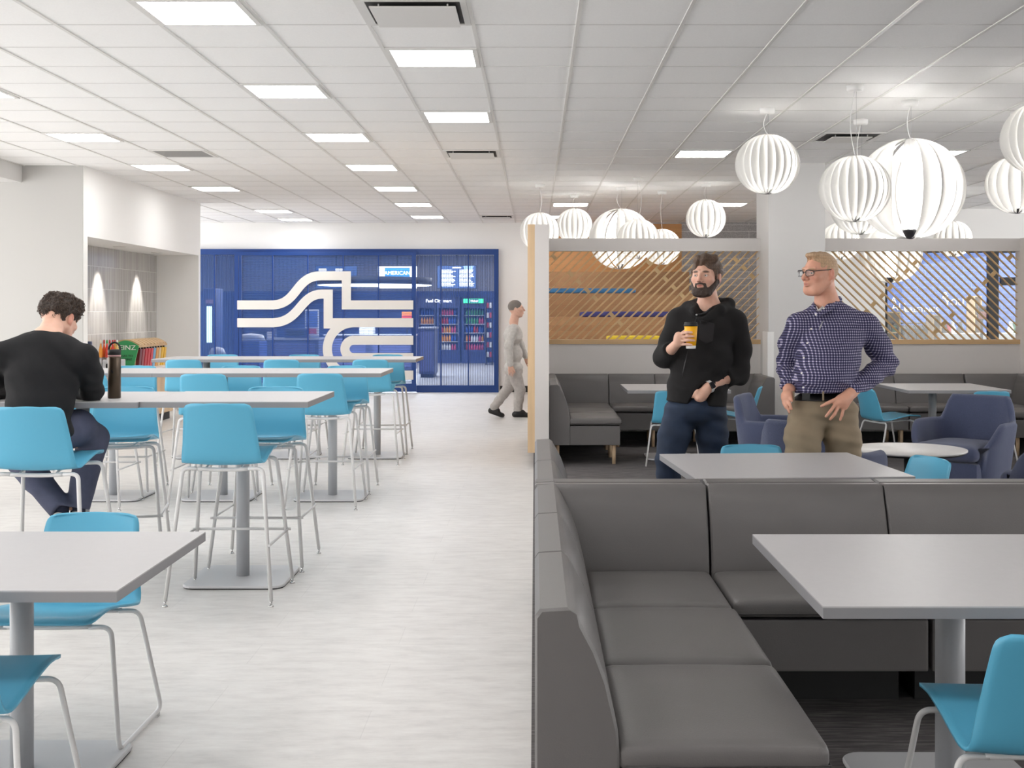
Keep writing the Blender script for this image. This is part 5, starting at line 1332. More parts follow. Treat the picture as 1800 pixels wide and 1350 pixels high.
# ---------------------------------------------------------------- bearded man with the yellow cup
def man_black():
    D = 7.30
    def w(px, py, dd=0): return W(px, py, D + dd)
    root = person_root(.98, D, 'bearded person in black zip hoodie and jeans holding a yellow cup')
    hc = w(1240.5, 487, 0); yaw, pitch = 27, 3; HF = head_frame(hc, yaw, -pitch); s = 1.02
    hf = head_sdf(s, 1.05, 1.0)
    # skin body: head, neck, arms, hands and the whole trunk under the clothes
    neckb = w(1246, 548, .04)
    shR, shL = w(1194, 563, .03), w(1290, 566, .02)
    elR, wrR = w(1167, 628, .0), w(1192, 602, -.20)
    elL, wrL = w(1297, 656, .02), w(1246, 680, -.14)
    hipc = w(1222, 712, .02)
    kneeR, kneeL = w(1176, 808, -.08), w(1254, 806, .04)
    ankR, ankL = Vector((kneeR.x - .01, D - .02, .09)), Vector((kneeL.x + .03, D + .16, .09))
    trunk = [('e', w(1240, 595, .04), (.150, .09, .17)), ('e', w(1228, 655, .02), (.140, .10, .15)), ('e', w(1224, 715, .03), (.140, .09, .10))]
    legs = chain([w(1200, 735, .02), kneeR, ankR], [.070, .045, .035]) + chain([w(1246, 735, .03), kneeL, ankL], [.070, .045, .035])
    feet = [('c', ankR + Vector((0, .03, -.05)), ankR + Vector((-.05, -.16, -.055)), .035, .03), ('c', ankL + Vector((0, .03, -.05)), ankL + Vector((.03, -.17, -.055)), .035, .03)]
    cupc = w(1214.5, 593, -.26)
    hdR = Vector((.86, -.30, .22))
    handR = hand_prims(wrR, hdR, Vector((.15, .25, .95)), [1.0, .92, .85, .78], .06, (.9, .75), 1.0) if False else []
    # hand round the cup, fingers authored along the cup wall
    cup_r = lambda z: .030 + .011 * ((z - (cupc.z - .058)) / .116)
    hp = []; palm = cupc + Vector((-.062, .012, -.012))
    hp.append(('c', wrR, palm + Vector((-.012, 0, -.02)), .024, .024, .02)); hp.append(('c', wrR + Vector((.015, 0, .01)), palm + Vector((-.002, -.004, .018)), .022, .021, .02)); hp.append(('e', palm + Vector((-.012, -.004, 0)), (.024, .020, .042), None, .02))
    for k, (dz, reach) in enumerate(((.030, 64), (.009, 78), (-.012, 84), (-.035, 66))):
        z0 = cupc.z + dz; p = palm + Vector((-.002, -.012, dz * .95 + .002)); rr = cup_r(z0) + .0085
        ang0 = 205; pts = [p]
        for t in (.45, .75, 1.0):
            a = R(ang0 + reach * t); pts.append(Vector((cupc.x + rr * math.cos(a), cupc.y + rr * math.sin(a), z0 + dz * .10 * t - .004 * t)))
        for j in range(3): hp.append(('c', pts[j], pts[j + 1], .0096 - .0009 * j - (.001 if k == 3 else 0), .0090 - .0009 * j - (.001 if k == 3 else 0), .0035))
    tpts = [palm + Vector((0, .014, .02)), Vector((cupc.x - .028, cupc.y + .040, cupc.z + .035)), Vector((cupc.x + .006, cupc.y + .046, cupc.z + .044))]
    hp += [('c', tpts[0], tpts[1], .014, .011, .008), ('c', tpts[1], tpts[2], .0105, .008, .003)]
    armR = chain([shR, elR, wrR], [.048, .038, .026]); armL = chain([shL, elL, wrL], [.048, .040, .029])
    handL = [('c', wrL, w(1231, 697, -.145), .030, .034, .02), ('c', w(1233, 692, -.150), w(1220, 714, -.03), .026, .026, .015), ('c', w(1226, 688, -.165), w(1217, 697, -.13), .013, .011, .012), ('c', w(1240, 690, -.145), w(1230, 716, -.03), .022, .022, .012)]
    neck = [('c', w(1243, 512, .035), neckb, .056, .066, .03), ('c', w(1246, 536, .03), w(1244, 560, .02), .055, .07, .03)]
    body = trunk + legs + feet + armR + armL + neck + chain([shR, neckb, shL], [.05, .06, .05])
    smallp = hp + handL
    def fb(P):
        d = union(P, body, .04)
        q = (P - V3(hc)) @ HF
        near = hf(q); d = smin(d, near, .018)
        return smin(d, union(P, smallp, .01), .012)
    lo, hi = bounds(body + smallp + [('e', hc, (.14, .14, .14))])
    base = SK(218, 172, 150)
    ft = face_tone(HF, hc, s, base, SK(176, 104, 96), None, brow=SK(62, 46, 36), ruddy=SK(206, 136, 116))
    # fine head + hands and coarse rest share one field; use a medium grid
    body_mesh(fb, lo, hi, neckb.z + .012, hc, M_skin, root, ft)
    # finer face and hand detail comes from a second pass grid limited to the head region of the same body
    add_eyes(root, HF, hc, s, (-.25, .02))
    # hair
    def fh(P):
        q = ((P - V3(hc)) @ HF) / s
        d = sd_ell(q, (0, .028, .040), (.088, .106, .094)); d = smin(d, sd_ell(q, (.0, -.055, .098), (.062, .045, .030)), .03); d = smin(d, sd_ell(q, (.035, -.03, .105), (.055, .05, .026)), .02)
        face = sd_ell(q, (0, -.120, .008), (.066, .085, .062)); d = smax(d, -face, .012)
        for sx in (-1, 1):
            d = smax(d, -sd_ell(q, (sx * .09, .010, -.012), (.03, .026, .034)), .008)
            d = smin(d, sd_cone(q, (sx * .073, -.035, .035), (sx * .072, -.028, -.012), .010, .007), .012)
        d = smax(d, -(q[..., 2] + .065), .02)
        st = q[..., 0] * 120 + q[..., 1] * 40
        return (d + .0028 * np.sin(st + 4 * noise3(q, 22, 1)) + .0025 * noise3(q, 60, 2)) * s
    hcol = lambda co: np.tile(np.concatenate([SK(84, 64, 50)[:3], [1]]), (len(co), 1)) * (1 + .35 * noise3(co, 260, 3)[:, None] * np.array([1, 1, 1, 0]))
    sdf_mesh('hair', fh, np.array(hc) - .15, np.array(hc) + .16, .0035, M_hairm, root, 1, hcol)
    def fbd(P):
        q = ((P - V3(hc)) @ HF) / s
        d = hf(q * s) / s - .0065 - .002 * noise3(q, 120, 4)
        jaw = smin(sd_ell(q, (0, -.070, -.096), (.056, .05, .030)), np.minimum(sd_cone(q, (.068, -.01, -.03), (.040, -.06, -.088), .020, .026), sd_cone(q, (-.068, -.01, -.03), (-.040, -.06, -.088), .020, .026)), .015)
        mous = np.minimum(sd_cone(q, (0, -.105, -.0445), (.026, -.094, -.050), .0062, .0068), sd_cone(q, (0, -.105, -.0445), (-.026, -.094, -.050), .0062, .0068))
        side = np.minimum(sd_cone(q, (.028, -.092, -.050), (.031, -.085, -.080), .0075, .011), sd_cone(q, (-.028, -.092, -.050), (-.031, -.085, -.080), .0075, .011))
        reg = smin(jaw, smin(mous, side, .006), .008)
        reg = smax(reg, -sd_ell(q, (0, -.115, -.0608), (.0165, .03, .0052)), .003)
        return smax(d, reg, .004) * s
    bcol = lambda co: np.tile(np.concatenate([SK(56, 40, 32)[:3], [1]]), (len(co), 1))
    sdf_mesh('beard', fbd, np.array(hc) - .16, np.array(hc) + .1, .003, M_hairm, root, 1, bcol)
    # hoodie
    M_hood = mat('black_fleece', (22, 20, 21), .95, bump=.35, bscale=420)
    tr = [('e', w(1240, 580, .03), (.200, .140, .16)), ('e', w(1232, 630, .0), (.190, .152, .17)), ('e', w(1226, 680, -.01), (.182, .150, .15)), ('e', w(1223, 712, .0), (.180, .142, .10))]
    up = chain([shR, neckb + Vector((0, .01, -.04)), shL], [.068, .085, .068])
    slR = chain([shR, w(1180, 600, .04), elR, elR.lerp(wrR, .52)], [.076, .068, .060, .050]); slL = chain([shL, w(1299, 612, .05), elL, elL.lerp(wrL, .42)], [.080, .074, .066, .056])
    collar = [('c', w(1222, 548, -.09), w(1208 + 4, 538, .02), .022, .028, .02), ('c', w(1232, 560, -.115), w(1222, 546, -.08), .016, .022, .02), ('c', w(1238, 561, -.115), w(1266, 545, -.06), .016, .026, .02), ('c', w(1266, 545, -.06), w(1280, 536, .06), .026, .034, .02), ('c', w(1280, 536, .07), w(1240, 534, .15), .040, .048, .03), ('c', w(1240, 534, .15), w(1208, 540, .05), .048, .034, .03)]
    hem_n = Vector((.10, 0, 1))
    def fhd(P):
        d = union(P, tr + up + collar, .05); a = union(P, slR + slL, .03)
        a = a + folds(P, .0055, 95, (.25, .3, 1), 2) * np.clip(1 - (P[..., 2] - elL.z) / .12, 0, 1)
        d = smin(d, a, .022) + folds(P, .003, 60, (.5, .2, .8), 5)
        # soft diagonal pulls towards the pocket hand
        d = d + .004 * np.sin(((P[..., 0] - 1.0) * .8 - (P[..., 2] - 1.1)) * 70) * np.exp(-((P[..., 2] - 1.08) / .09) ** 2) * np.clip((P[..., 0] - .92) / .08, 0, 1)
        d = smax(d, -plane_cut(P, w(1220, 709), hem_n), .006)                # hem
        d = smax(d, -sd_cone(P, V3(w(1240, 690, -.16)), V3(w(1228, 712, -.15)), .050, .060), .010)
        # neck opening
        d = smax(d, -sd_cone(P, V3(w(1240, 500, .02)), V3(w(1236, 553, -.085)), .068, .022), .006)
        d = smax(d, -sd_cone(P, V3(w(1242, 520, .0)), V3(w(1230, 553, -.16)), .062, .034), .006)
        # cuffs end where the forearm is bare
        cR = elR.lerp(wrR, .50); nR = (wrR - elR).normalized(); cL = elL.lerp(wrL, .42); nL = (wrL - elL).normalized()
        rR = np.sqrt(((P - V3(cR)) ** 2).sum(-1)); rL = np.sqrt(((P - V3(cL)) ** 2).sum(-1))
        torso = union(P, tr, .05)
        d = np.where((rR < .12) & (torso > .004), smax(d, plane_cut(P, cR, nR), .004), d)
        d = np.where((rL < .12) & (torso > .004), smax(d, plane_cut(P, cL, nL), .004), d)
        return d
    lo, hi = bounds(tr + up + slR + slL + collar)
    sdf_mesh('hoodie', fhd, lo, hi, .0065, M_hood, root, 1)
    # chest pocket patch, zip and toggle
    pk = MB(); q0 = [w(1232, 561, -.15), w(1257, 568, -.155), w(1254, 598, -.165), w(1240, 604, -.165), w(1229, 596, -.165)]
    zp = [w(1224.5, 556, -.165), w(1222, 580, -.172), w(1199.5, 640, -.165), w(1193, 676, -.16), w(1192, 704, -.155)]
    MB().tube([w(1225, 556, -.135), w(1221, 568, -.145), w(1217, 580, -.15)], .0016, 6).build('drawcord', M_black, root)
    sdf_like_ball('zip_pull', w(1224.5, 553.5, -.125), .006, M_stainless, root)
    def patch(name, poly, m_, off, th):
        pts = [w(a, b, -.14) for a, b in poly]; xz = [(p.x, p.z) for p in pts]; n = len(xz)
        def f(P):
            d = np.abs(fhd(P) - off) - th; k = (HC - 0)
            # project along the view line onto the authoring plane so that the outline keeps its drawn shape
            X, Z = P[..., 0], P[..., 2]; e = None
            area_ = sum(xz[i][0] * xz[(i + 1) % n][1] - xz[(i + 1) % n][0] * xz[i][1] for i in range(n))
            for i in range(n):
                (x0, z0), (x1, z1) = xz[i], xz[(i + 1) % n]; L_ = math.hypot(x1 - x0, z1 - z0); s_ = 1 if area_ > 0 else -1
                g_ = s_ * ((X - x0) * (z1 - z0) - (Z - z0) * (x1 - x0)) / L_; e = g_ if e is None else np.maximum(e, g_)
            return np.maximum(np.maximum(d, e), P[..., 1] - (D - .02))
        xs = [a for a, b in xz]; zs = [b for a, b in xz]
        return sdf_mesh(name, f, (min(xs) - .02, D - .30, min(zs) - .02), (max(xs) + .02, D, max(zs) + .02), .003, m_, root, 1)
    patch('chest_pocket', [(1232, 562), (1258, 569), (1254, 600), (1241, 605), (1229, 597)], mat('black_pocket', (38, 36, 38), .9), .0015, .0022)
    patch('zip', [(1224, 558), (1227, 558), (1206, 640), (1196, 703), (1193.5, 703), (1203, 640)], mat('black_zip', (44, 42, 44), .5), .001, .002)
    # t-shirt edge under the hoodie
    MB().tube([w(1216, 545, -.045), w(1221, 551, -.082), w(1229, 553, -.095), w(1240, 550, -.082), w(1249, 542, -.05)], .0055, 8).build('tshirt_collar', cloth_mat('charcoal_knit', (46, 46, 48)), root)
    # jeans
    M_jean = mat('dark_denim', (30, 44, 66), .85, bump=.3, bscale=500, var=.22, vscale=14)
    jp = [('e', w(1222, 718, .01), (.172, .158, .10))] + chain([w(1197, 728, .02), w(1184, 770, -.03), kneeR, Vector((ankR.x, ankR.y, .11))], [.102, .092, .076, .062]) + chain([w(1248, 728, .03), w(1252, 770, .03), kneeL, Vector((ankL.x, ankL.y, .11))], [.102, .092, .076, .062])
    def fj(P): return smax(smax(union(P, jp, .03) + folds(P, .004, 75, (.2, .1, 1), 1), plane_cut(P, w(1222, 694), (0, 0, 1)), .004), -plane_cut(P, (0, 0, .065), (0, 0, 1)), .004)
    lo, hi = bounds(jp); sdf_mesh('jeans', fj, lo, hi, .008, M_jean, root, 1)
    for a in (ankR, ankL):
        d_ = Vector((-.04 if a is ankR else .03, -1, 0)).normalized()
        sp = [('c', a + Vector((0, .05, -.045)) , a + d_ * .17 + Vector((0, 0, -.055)), .042, .034), ('c', a, a + d_ * .06 + Vector((0, 0, -.04)), .045, .042)]
        lo, hi = bounds(sp); sdf_mesh('shoe', lambda P: smax(union(P, sp, .02), -P[..., 2], .004), lo, hi, .008, mat('dark_shoe', (36, 34, 36), .6), root, 1)
    # watch
    wd = (wrL - elL).normalized(); wc = elL.lerp(wrL, 1.0) + wd * .004
    fr_ = wd.orthogonal().normalized(); m = MB(); m.tube([wc - wd * .013, wc + wd * .013], .0385, 20, cap=False); m.build('watch_band', mat('white_band', (206, 204, 202), .4), root)
    camd = (Vector((0, 0, HC)) - wc).normalized(); out = (camd - wd * camd.dot(wd)).normalized(); sd_ = wd.cross(out)
    Mx = Matrix((( wd.x, sd_.x, out.x, 0), (wd.y, sd_.y, out.y, 0), (wd.z, sd_.z, out.z, 0), (0, 0, 0, 1)))
    m = MB().box(-.017, .017, -.020, .020, -.004, .006, .004); m.mat4(Matrix.Translation(wc + out * .038) @ Mx); wt = m.build('watch_case', mat('watch_dark', (30, 30, 32), .2), root)
    settle(root)
    # cup is held: a thing of its own
    c = empty('paper_cup', cupc - Vector((0, 0, .064)), 0, 'yellow paper cup with a black lid held by the bearded person', 'cup')
    c.scale = (.95, .95, 1.17)
    M_cup = mat('cup_yellow', (246, 178, 16), .45)
    MB().lathe([(0, .001), (.0290, .0), (.0305, .014)], 32).build('white_base', M_wlam, c); MB().lathe([(.0305, .014), (.0405, .112)], 32).build('cup_wall', M_cup, c)
    MB().lathe([(.0430, .110), (.0435, .117), (.0405, .119), (.0395, .127), (.036, .130), (.0, .128)], 32).build('lid', M_black, c)
man_black()

# ---------------------------------------------------------------- man in the checked shirt
def man_plaid():
    D = 7.0
    def w(px, py, dd=0): return W(px, py, D + dd)
    root = person_root(1.63, D, 'person with glasses in a navy checked shirt and khaki trousers, hands on hips')
    hc = w(1440, 481, 0); HF = head_frame(hc, 58, 1); s = 1.04; hf = head_sdf(s, 1.12, 1.15)
    neckb = w(1456, 545, .05); shR, shL = w(1404, 572, .02), w(1522, 572, .03)
    elR, wrR = w(1383, 642, .14), w(1385, 684, -.02)
    elL, wrL = w(1556, 640, .10), w(1497, 690, -.12)
    kneeR, kneeL = w(1410, 800, -.05), w(1482, 800, .03); ankR, ankL = Vector((kneeR.x - .02, D - .03, .09)), Vector((kneeL.x + .05, D + .08, .09))
    trunk = [('e', w(1460, 600, .04), (.150, .09, .17)), ('e', w(1448, 660, .02), (.135, .10, .13)), ('e', w(1447, 715, .03), (.130, .09, .10))]
    legs = chain([w(1422, 735, .02), kneeR, ankR], [.070, .048, .035]) + chain([w(1472, 735, .03), kneeL, ankL], [.070, .048, .035])
    feet = [('c', ankR + Vector((0, .03, -.05)), ankR + Vector((-.05, -.16, -.055)), .035, .03), ('c', ankL + Vector((0, .03, -.05)), ankL + Vector((.03, -.17, -.055)), .035, .03)]
    armR = chain([shR, elR, wrR], [.05, .042, .028]); armL = chain([shL, elL, wrL], [.05, .044, .030])
    neck = [('c', w(1449, 505, .035), neckb, .060, .070, .03), ('c', w(1453, 530, .03), w(1452, 558, .02), .056, .06, .03)]
    hp = []
    # left hand spread on the hip (viewer's right)
    hp += [('c', wrL, w(1480, 705, -.150), .030, .030, .02), ('c', wrL, w(1470, 708, -.155), .026, .022, .02), ('c', w(1490, 700, -.14), w(1484, 715, -.148), .026, .020, .02), ('e', w(1480, 706, -.148), (.036, .022, .034), None, .02)]
    def finger(pts, r0, r1, k=.0035):
        n = len(pts) - 1; o_ = []
        for i in range(n): a = r0 + (r1 - r0) * i / n; b = r0 + (r1 - r0) * (i + 1) / n; o_.append(('c', pts[i], pts[i + 1], a, b, k))
        return o_
    hp += finger([w(1474, 700, -.160), w(1456, 708, -.168), w(1444, 714, -.166)], .0120, .0085)
    hp += finger([w(1470, 709, -.162), w(1460, 722, -.172), w(1452, 732, -.168)], .0105, .0080)
    hp += finger([w(1475, 713, -.160), w(1467, 728, -.170), w(1459.5, 737, -.166)], .0105, .0080)
    hp += finger([w(1483, 716, -.156), w(1480, 730, -.162), w(1476.5, 738.5, -.158)], .0100, .0074)
    # right hand on the hip (viewer's left), fingers pointing down
    hp += [('c', wrR, w(1383, 700, -.08), .026, .026, .02), ('c', wrR + Vector((.02, 0, 0)), w(1386, 698, -.10), .024, .020, .02), ('e', w(1382, 696, -.07), (.028, .024, .030), None, .02)]
    hp += finger([w(1388, 690, -.09), w(1390, 700, -.12), w(1392, 704, -.13)], .0100, .0085)
    hp += finger([w(1384, 700, -.10), w(1388, 710, -.125), w(1391, 719, -.13)], .0105, .0080)
    hp += finger([w(1379, 702, -.09), w(1383, 714, -.115), w(1387.5, 725, -.12)], .0100, .0078)
    hp += finger([w(1376, 700, -.07), w(1378, 710, -.09), w(1382, 718, -.10)], .0095, .0074)
    body = trunk + legs + feet + armR + armL + neck + chain([shR, neckb, shL], [.05, .06, .05])
    def fb(P):
        d = union(P, body, .04); d = smin(d, hf((P - V3(hc)) @ HF), .018); return smin(d, union(P, hp, .01), .012)
    lo, hi = bounds(body + hp + [('e', hc, (.14, .14, .14))])
    ft0 = face_tone(HF, hc, s, SK(214, 158, 134), SK(178, 112, 100), None, brow=SK(176, 140, 108), ruddy=SK(206, 124, 102))
    body_mesh(fb, lo, hi, neckb.z + .012, hc, M_skin, root, ft0)
    add_eyes(root, HF, hc, s, (-.1, 0))
    def fh(P):
        q = ((P - V3(hc)) @ HF) / s
        d = sd_ell(q, (0, .020, .0245), (.0785, .0985, .0945)); d = smin(d, sd_ell(q, (0, -.035, .100), (.050, .050, .018)), .02)
        d = smax(d, -sd_ell(q, (0, -.112, .012), (.086, .084, .078)), .010)
        for sx in (-1, 1):
            d = smax(d, -sd_ell(q, (sx * .09, .010, -.012), (.03, .028, .036)), .008)
        d = smax(d, -(q[..., 2] + .045 - q[..., 1] * .3), .02)
        return (d + .0015 * np.sin(q[..., 0] * 200 + 5 * noise3(q, 30, 1)) + .0015 * noise3(q, 90, 2)) * s
    hcol = lambda co: np.tile(np.concatenate([SK(186, 154, 122)[:3], [1]]), (len(co), 1)) * (1 + .22 * noise3(co, 260, 3)[:, None] * np.array([1, 1, 1, 0]))
    sdf_mesh('hair', fh, np.array(hc) - .15, np.array(hc) + .16, .0035, M_hairm, root, 1, hcol)
    # glasses
    H3 = Matrix([list(map(float, HF[i])) for i in range(3)]); G_ = lambda x, y, z: Vector(hc) + H3 @ (Vector((x, y, z)) * s)
    gl = MB(); rim = mat('glasses_black', (24, 24, 28), .3)
    for sx in (-1, 1):
        pts = []
        for i in range(24):
            a = 2 * math.pi * i / 24; ex = .0245 * math.copysign(abs(math.cos(a)) ** .75, math.cos(a)); ez = .0165 * math.copysign(abs(math.sin(a)) ** .75, math.sin(a)); pts.append(G_(sx * .0325 + ex, -.1145 + .25 * (abs(sx * .0325 + ex) - .03) ** 2 * 40 + .012 * (abs(sx * .0325 + ex) > .05), .002 + ez))
        gl.tube(pts, .0018, 6, closed=True)
        top = [pts[i] for i in range(0, 13)]; gl.tube(top, .0030, 6)
        gl.tube([G_(sx * .057, -.104, .012), G_(sx * .078, -.06, .016), G_(sx * .084, .005, .020), G_(sx * .083, .022, .010)], .0026, 6)
    gl.tube([G_(-.009, -.117, .006), G_(0, -.119, .009), G_(.009, -.117, .006)], .0022, 6)
    go = gl.build('glasses', rim, root)
    for sx in (-1, 1):
        ln = MB(); ctr = [G_(sx * .0325 + .023 * math.cos(2 * math.pi * i / 20), -.1125, .002 + .015 * math.sin(2 * math.pi * i / 20)) for i in range(20)]
        ln.add(ctr, [tuple(range(20))]); ln.build('lens', M_lens, go)
    # shirt
    m = bpy.data.materials.new('checked_shirt'); m.use_nodes = True; N = m.node_tree.nodes; L = m.node_tree.links; p = N['Principled BSDF']
    tc = N.new('ShaderNodeTexCoord'); sx_ = N.new('ShaderNodeSeparateXYZ'); L.new(tc.outputs['Object'], sx_.inputs[0])
    nz = N.new('ShaderNodeTexNoise'); nz.inputs['Scale'].default_value = 7; L.new(tc.outputs['Object'], nz.inputs[0])
    def band(out_, k):
        a = N.new('ShaderNodeMath'); a.operation = 'MULTIPLY'; a.inputs[1].default_value = 1 / .0150; L.new(out_, a.inputs[0])
        b = N.new('ShaderNodeMath'); b.operation = 'MULTIPLY_ADD'; b.inputs[1].default_value = .7; L.new(nz.outputs[0], b.inputs[0]); L.new(a.outputs[0], b.inputs[2])
        f = N.new('ShaderNodeMath'); f.operation = 'FRACT'; L.new(b.outputs[0], f.inputs[0]); g_ = N.new('ShaderNodeMath'); g_.operation = 'LESS_THAN'; g_.inputs[1].default_value = .33; L.new(f.outputs[0], g_.inputs[0]); return g_
    hx = N.new('ShaderNodeMath'); hx.operation = 'MULTIPLY_ADD'; hx.inputs[1].default_value = .30; L.new(sx_.outputs['Y'], hx.inputs[0]); L.new(sx_.outputs['X'], hx.inputs[2])
    b1_, b2_ = band(hx.outputs[0], 0), band(sx_.outputs['Z'], 1); ad = N.new('ShaderNodeMath'); ad.operation = 'ADD'; L.new(b1_.outputs[0], ad.inputs[0]); L.new(b2_.outputs[0], ad.inputs[1])
    dv = N.new('ShaderNodeMath'); dv.operation = 'MULTIPLY'; dv.inputs[1].default_value = .5; L.new(ad.outputs[0], dv.inputs[0])
    rp = N.new('ShaderNodeValToRGB'); rp.color_ramp.interpolation = 'CONSTANT'; rp.color_ramp.elements[0].color = srgb(38, 36, 66); rp.color_ramp.elements[1].position = .4; rp.color_ramp.elements[1].color = srgb(96, 92, 128); e = rp.color_ramp.elements.new(.9); e.color = srgb(206, 200, 214)
    L.new(dv.outputs[0], rp.inputs[0]); L.new(rp.outputs[0], p.inputs[0]); p.inputs['Roughness'].default_value = .85
    M_shirt = m
    tr = [('e', w(1462, 590, .03), (.195, .138, .14)), ('e', w(1455, 630, .0), (.188, .158, .15)), ('e', w(1448, 664, -.01), (.178, .165, .10)), ('e', w(1448, 690, .01), (.166, .140, .07))]
    up = chain([shR, neckb + Vector((0, .0, -.02)), shL], [.066, .085, .066])
    slR = chain([shR, w(1388, 606, .09), elR, elR.lerp(wrR, .80)], [.072, .062, .056, .044]); slL = chain([shL, w(1543, 606, .08), elL, elL.lerp(wrL, .5), elL.lerp(wrL, .93)], [.076, .070, .066, .056, .046])
    col_ = [('c', w(1431, 541, -.03), w(1437, 553, -.10), .014, .013, .01), ('c', w(1440, 553, -.105), w(1458, 540, -.07), .013, .020, .01), ('c', w(1458, 540, -.07), w(1474, 526, .05), .018, .018, .012), ('c', w(1474, 527, .06), w(1455, 528, .12), .018, .018, .012), ('c', w(1455, 528, .12), w(1434, 535, .05), .018, .016, .012), ('c', w(1434, 535, .05), w(1431, 541, -.03), .016, .014, .01)]
    def fs(P):
        d = union(P, tr + up, .05); a = union(P, slR + slL, .03) + folds(P, .009, 75, (.3, .3, .9), 4) * np.clip(1 - np.abs(P[..., 2] - elL.z) / .18, 0, 1)
        d = smin(d, a, .02) + folds(P, .003, 48, (.35, .2, .9), 8); d = d + .004 * np.sin((P[..., 2] + .25 * P[..., 0]) * 110) * np.exp(-((P[..., 2] - 1.09) / .035) ** 2)
        d = smax(d, -plane_cut(P, w(1448, 689), (-.03, 0, 1)), .004); d = smin(d, union(P, col_, .01), .008)
        d = smax(d, -sd_cone(P, V3(w(1447, 500, .03)), V3(w(1450, 532, .0)), .060, .056), .004)
        d = smax(d, -sd_cone(P, V3(w(1444, 528, -.03)), V3(w(1438, 548, -.12)), .030, .010), .004)
        return d
    lo, hi = bounds(tr + up + slR + slL + col_); sdf_mesh('shirt', fs, lo, hi, .0062, M_shirt, root, 1)
    MB().tube([w(1434, 540, -.03), w(1438, 547, -.075), w(1447, 540, -.06)], .009, 8).build('undershirt', M_wlam, root)
    bt = MB
    for px, py, dd in ((1434, 553, -.128), (1426, 578, -.150), (1419, 603, -.172), (1413, 629, -.180), (1409, 656, -.180), (1412, 681, -.165), (1448, 542, -.112)):
        sdf_like_ball('button', w(px, py, dd), .0055, M_wlam, root)
    MB().tube([w(1446, 565, -.165), w(1440, 580, -.17)], .003, 6).build('pen', M_stainless, root)
    # trousers, belt
    M_kh = mat('khaki_twill', (142, 126, 104), .85, bump=.25, bscale=500, var=.08, vscale=10)
    jp = [('e', w(1447, 716, .02), (.175, .138, .10))] + chain([w(1418, 732, .01), w(1412, 770, -.03), kneeR, Vector((ankR.x, ankR.y, .11))], [.108, .104, .092, .075]) + chain([w(1476, 732, .02), w(1480, 770, .02), kneeL, Vector((ankL.x, ankL.y, .11))], [.108, .104, .092, .075])
    def fj(P): return smax(smax(union(P, jp, .025) + folds(P, .009, 42, (.5, .1, .8), 6) + folds(P, .004, 90, (.2, .1, 1), 2), plane_cut(P, w(1448, 687), (0, 0, 1)), .004), -plane_cut(P, (0, 0, .065), (0, 0, 1)), .004)
    lo, hi = bounds(jp); sdf_mesh('trousers', fj, lo, hi, .008, M_kh, root, 1)
    def fbelt(P): d = np.abs(union(P, jp, .025) - .006) - .004; return np.maximum(np.maximum(d, plane_cut(P, w(1448, 687.5), (-.03, 0, 1))), -plane_cut(P, w(1448, 702.5), (-.03, 0, 1)))
    sdf_mesh('belt', fbelt, lo + np.array([0, 0, hi[2] - lo[2] - .30]), hi, .005, mat('belt_black', (22, 20, 22), .4), root, 0)
    MB().box(-.022, .022, -.004, .004, -.019, .019, .003).mat4(Matrix.Translation(w(1417, 697, -.128)) @ Matrix.Rotation(R(-22), 4, 'Z')).build('buckle', M_black, root)
    for px, dd in ((1447, -.135), (1395, -.10)): MB().box(-.005, .005, -.004, .004, -.026, .026, .002).mat4(Matrix.Translation(w(px, 696, dd))).build('belt_loop', M_kh, root)
    for a in (ankR, ankL):
        d_ = Vector((-.04 if a is ankR else .03, -1, 0)).normalized()
        sp = [('c', a + Vector((0, .05, -.045)), a + d_ * .17 + Vector((0, 0, -.055)), .042, .034), ('c', a, a + d_ * .06 + Vector((0, 0, -.04)), .045, .042)]
        lo, hi = bounds(sp); sdf_mesh('shoe', lambda P: smax(union(P, sp, .02), -P[..., 2], .004), lo, hi, .008, mat('brown_shoe', (60, 44, 34), .5), root, 1)
    settle(root)
man_plaid()

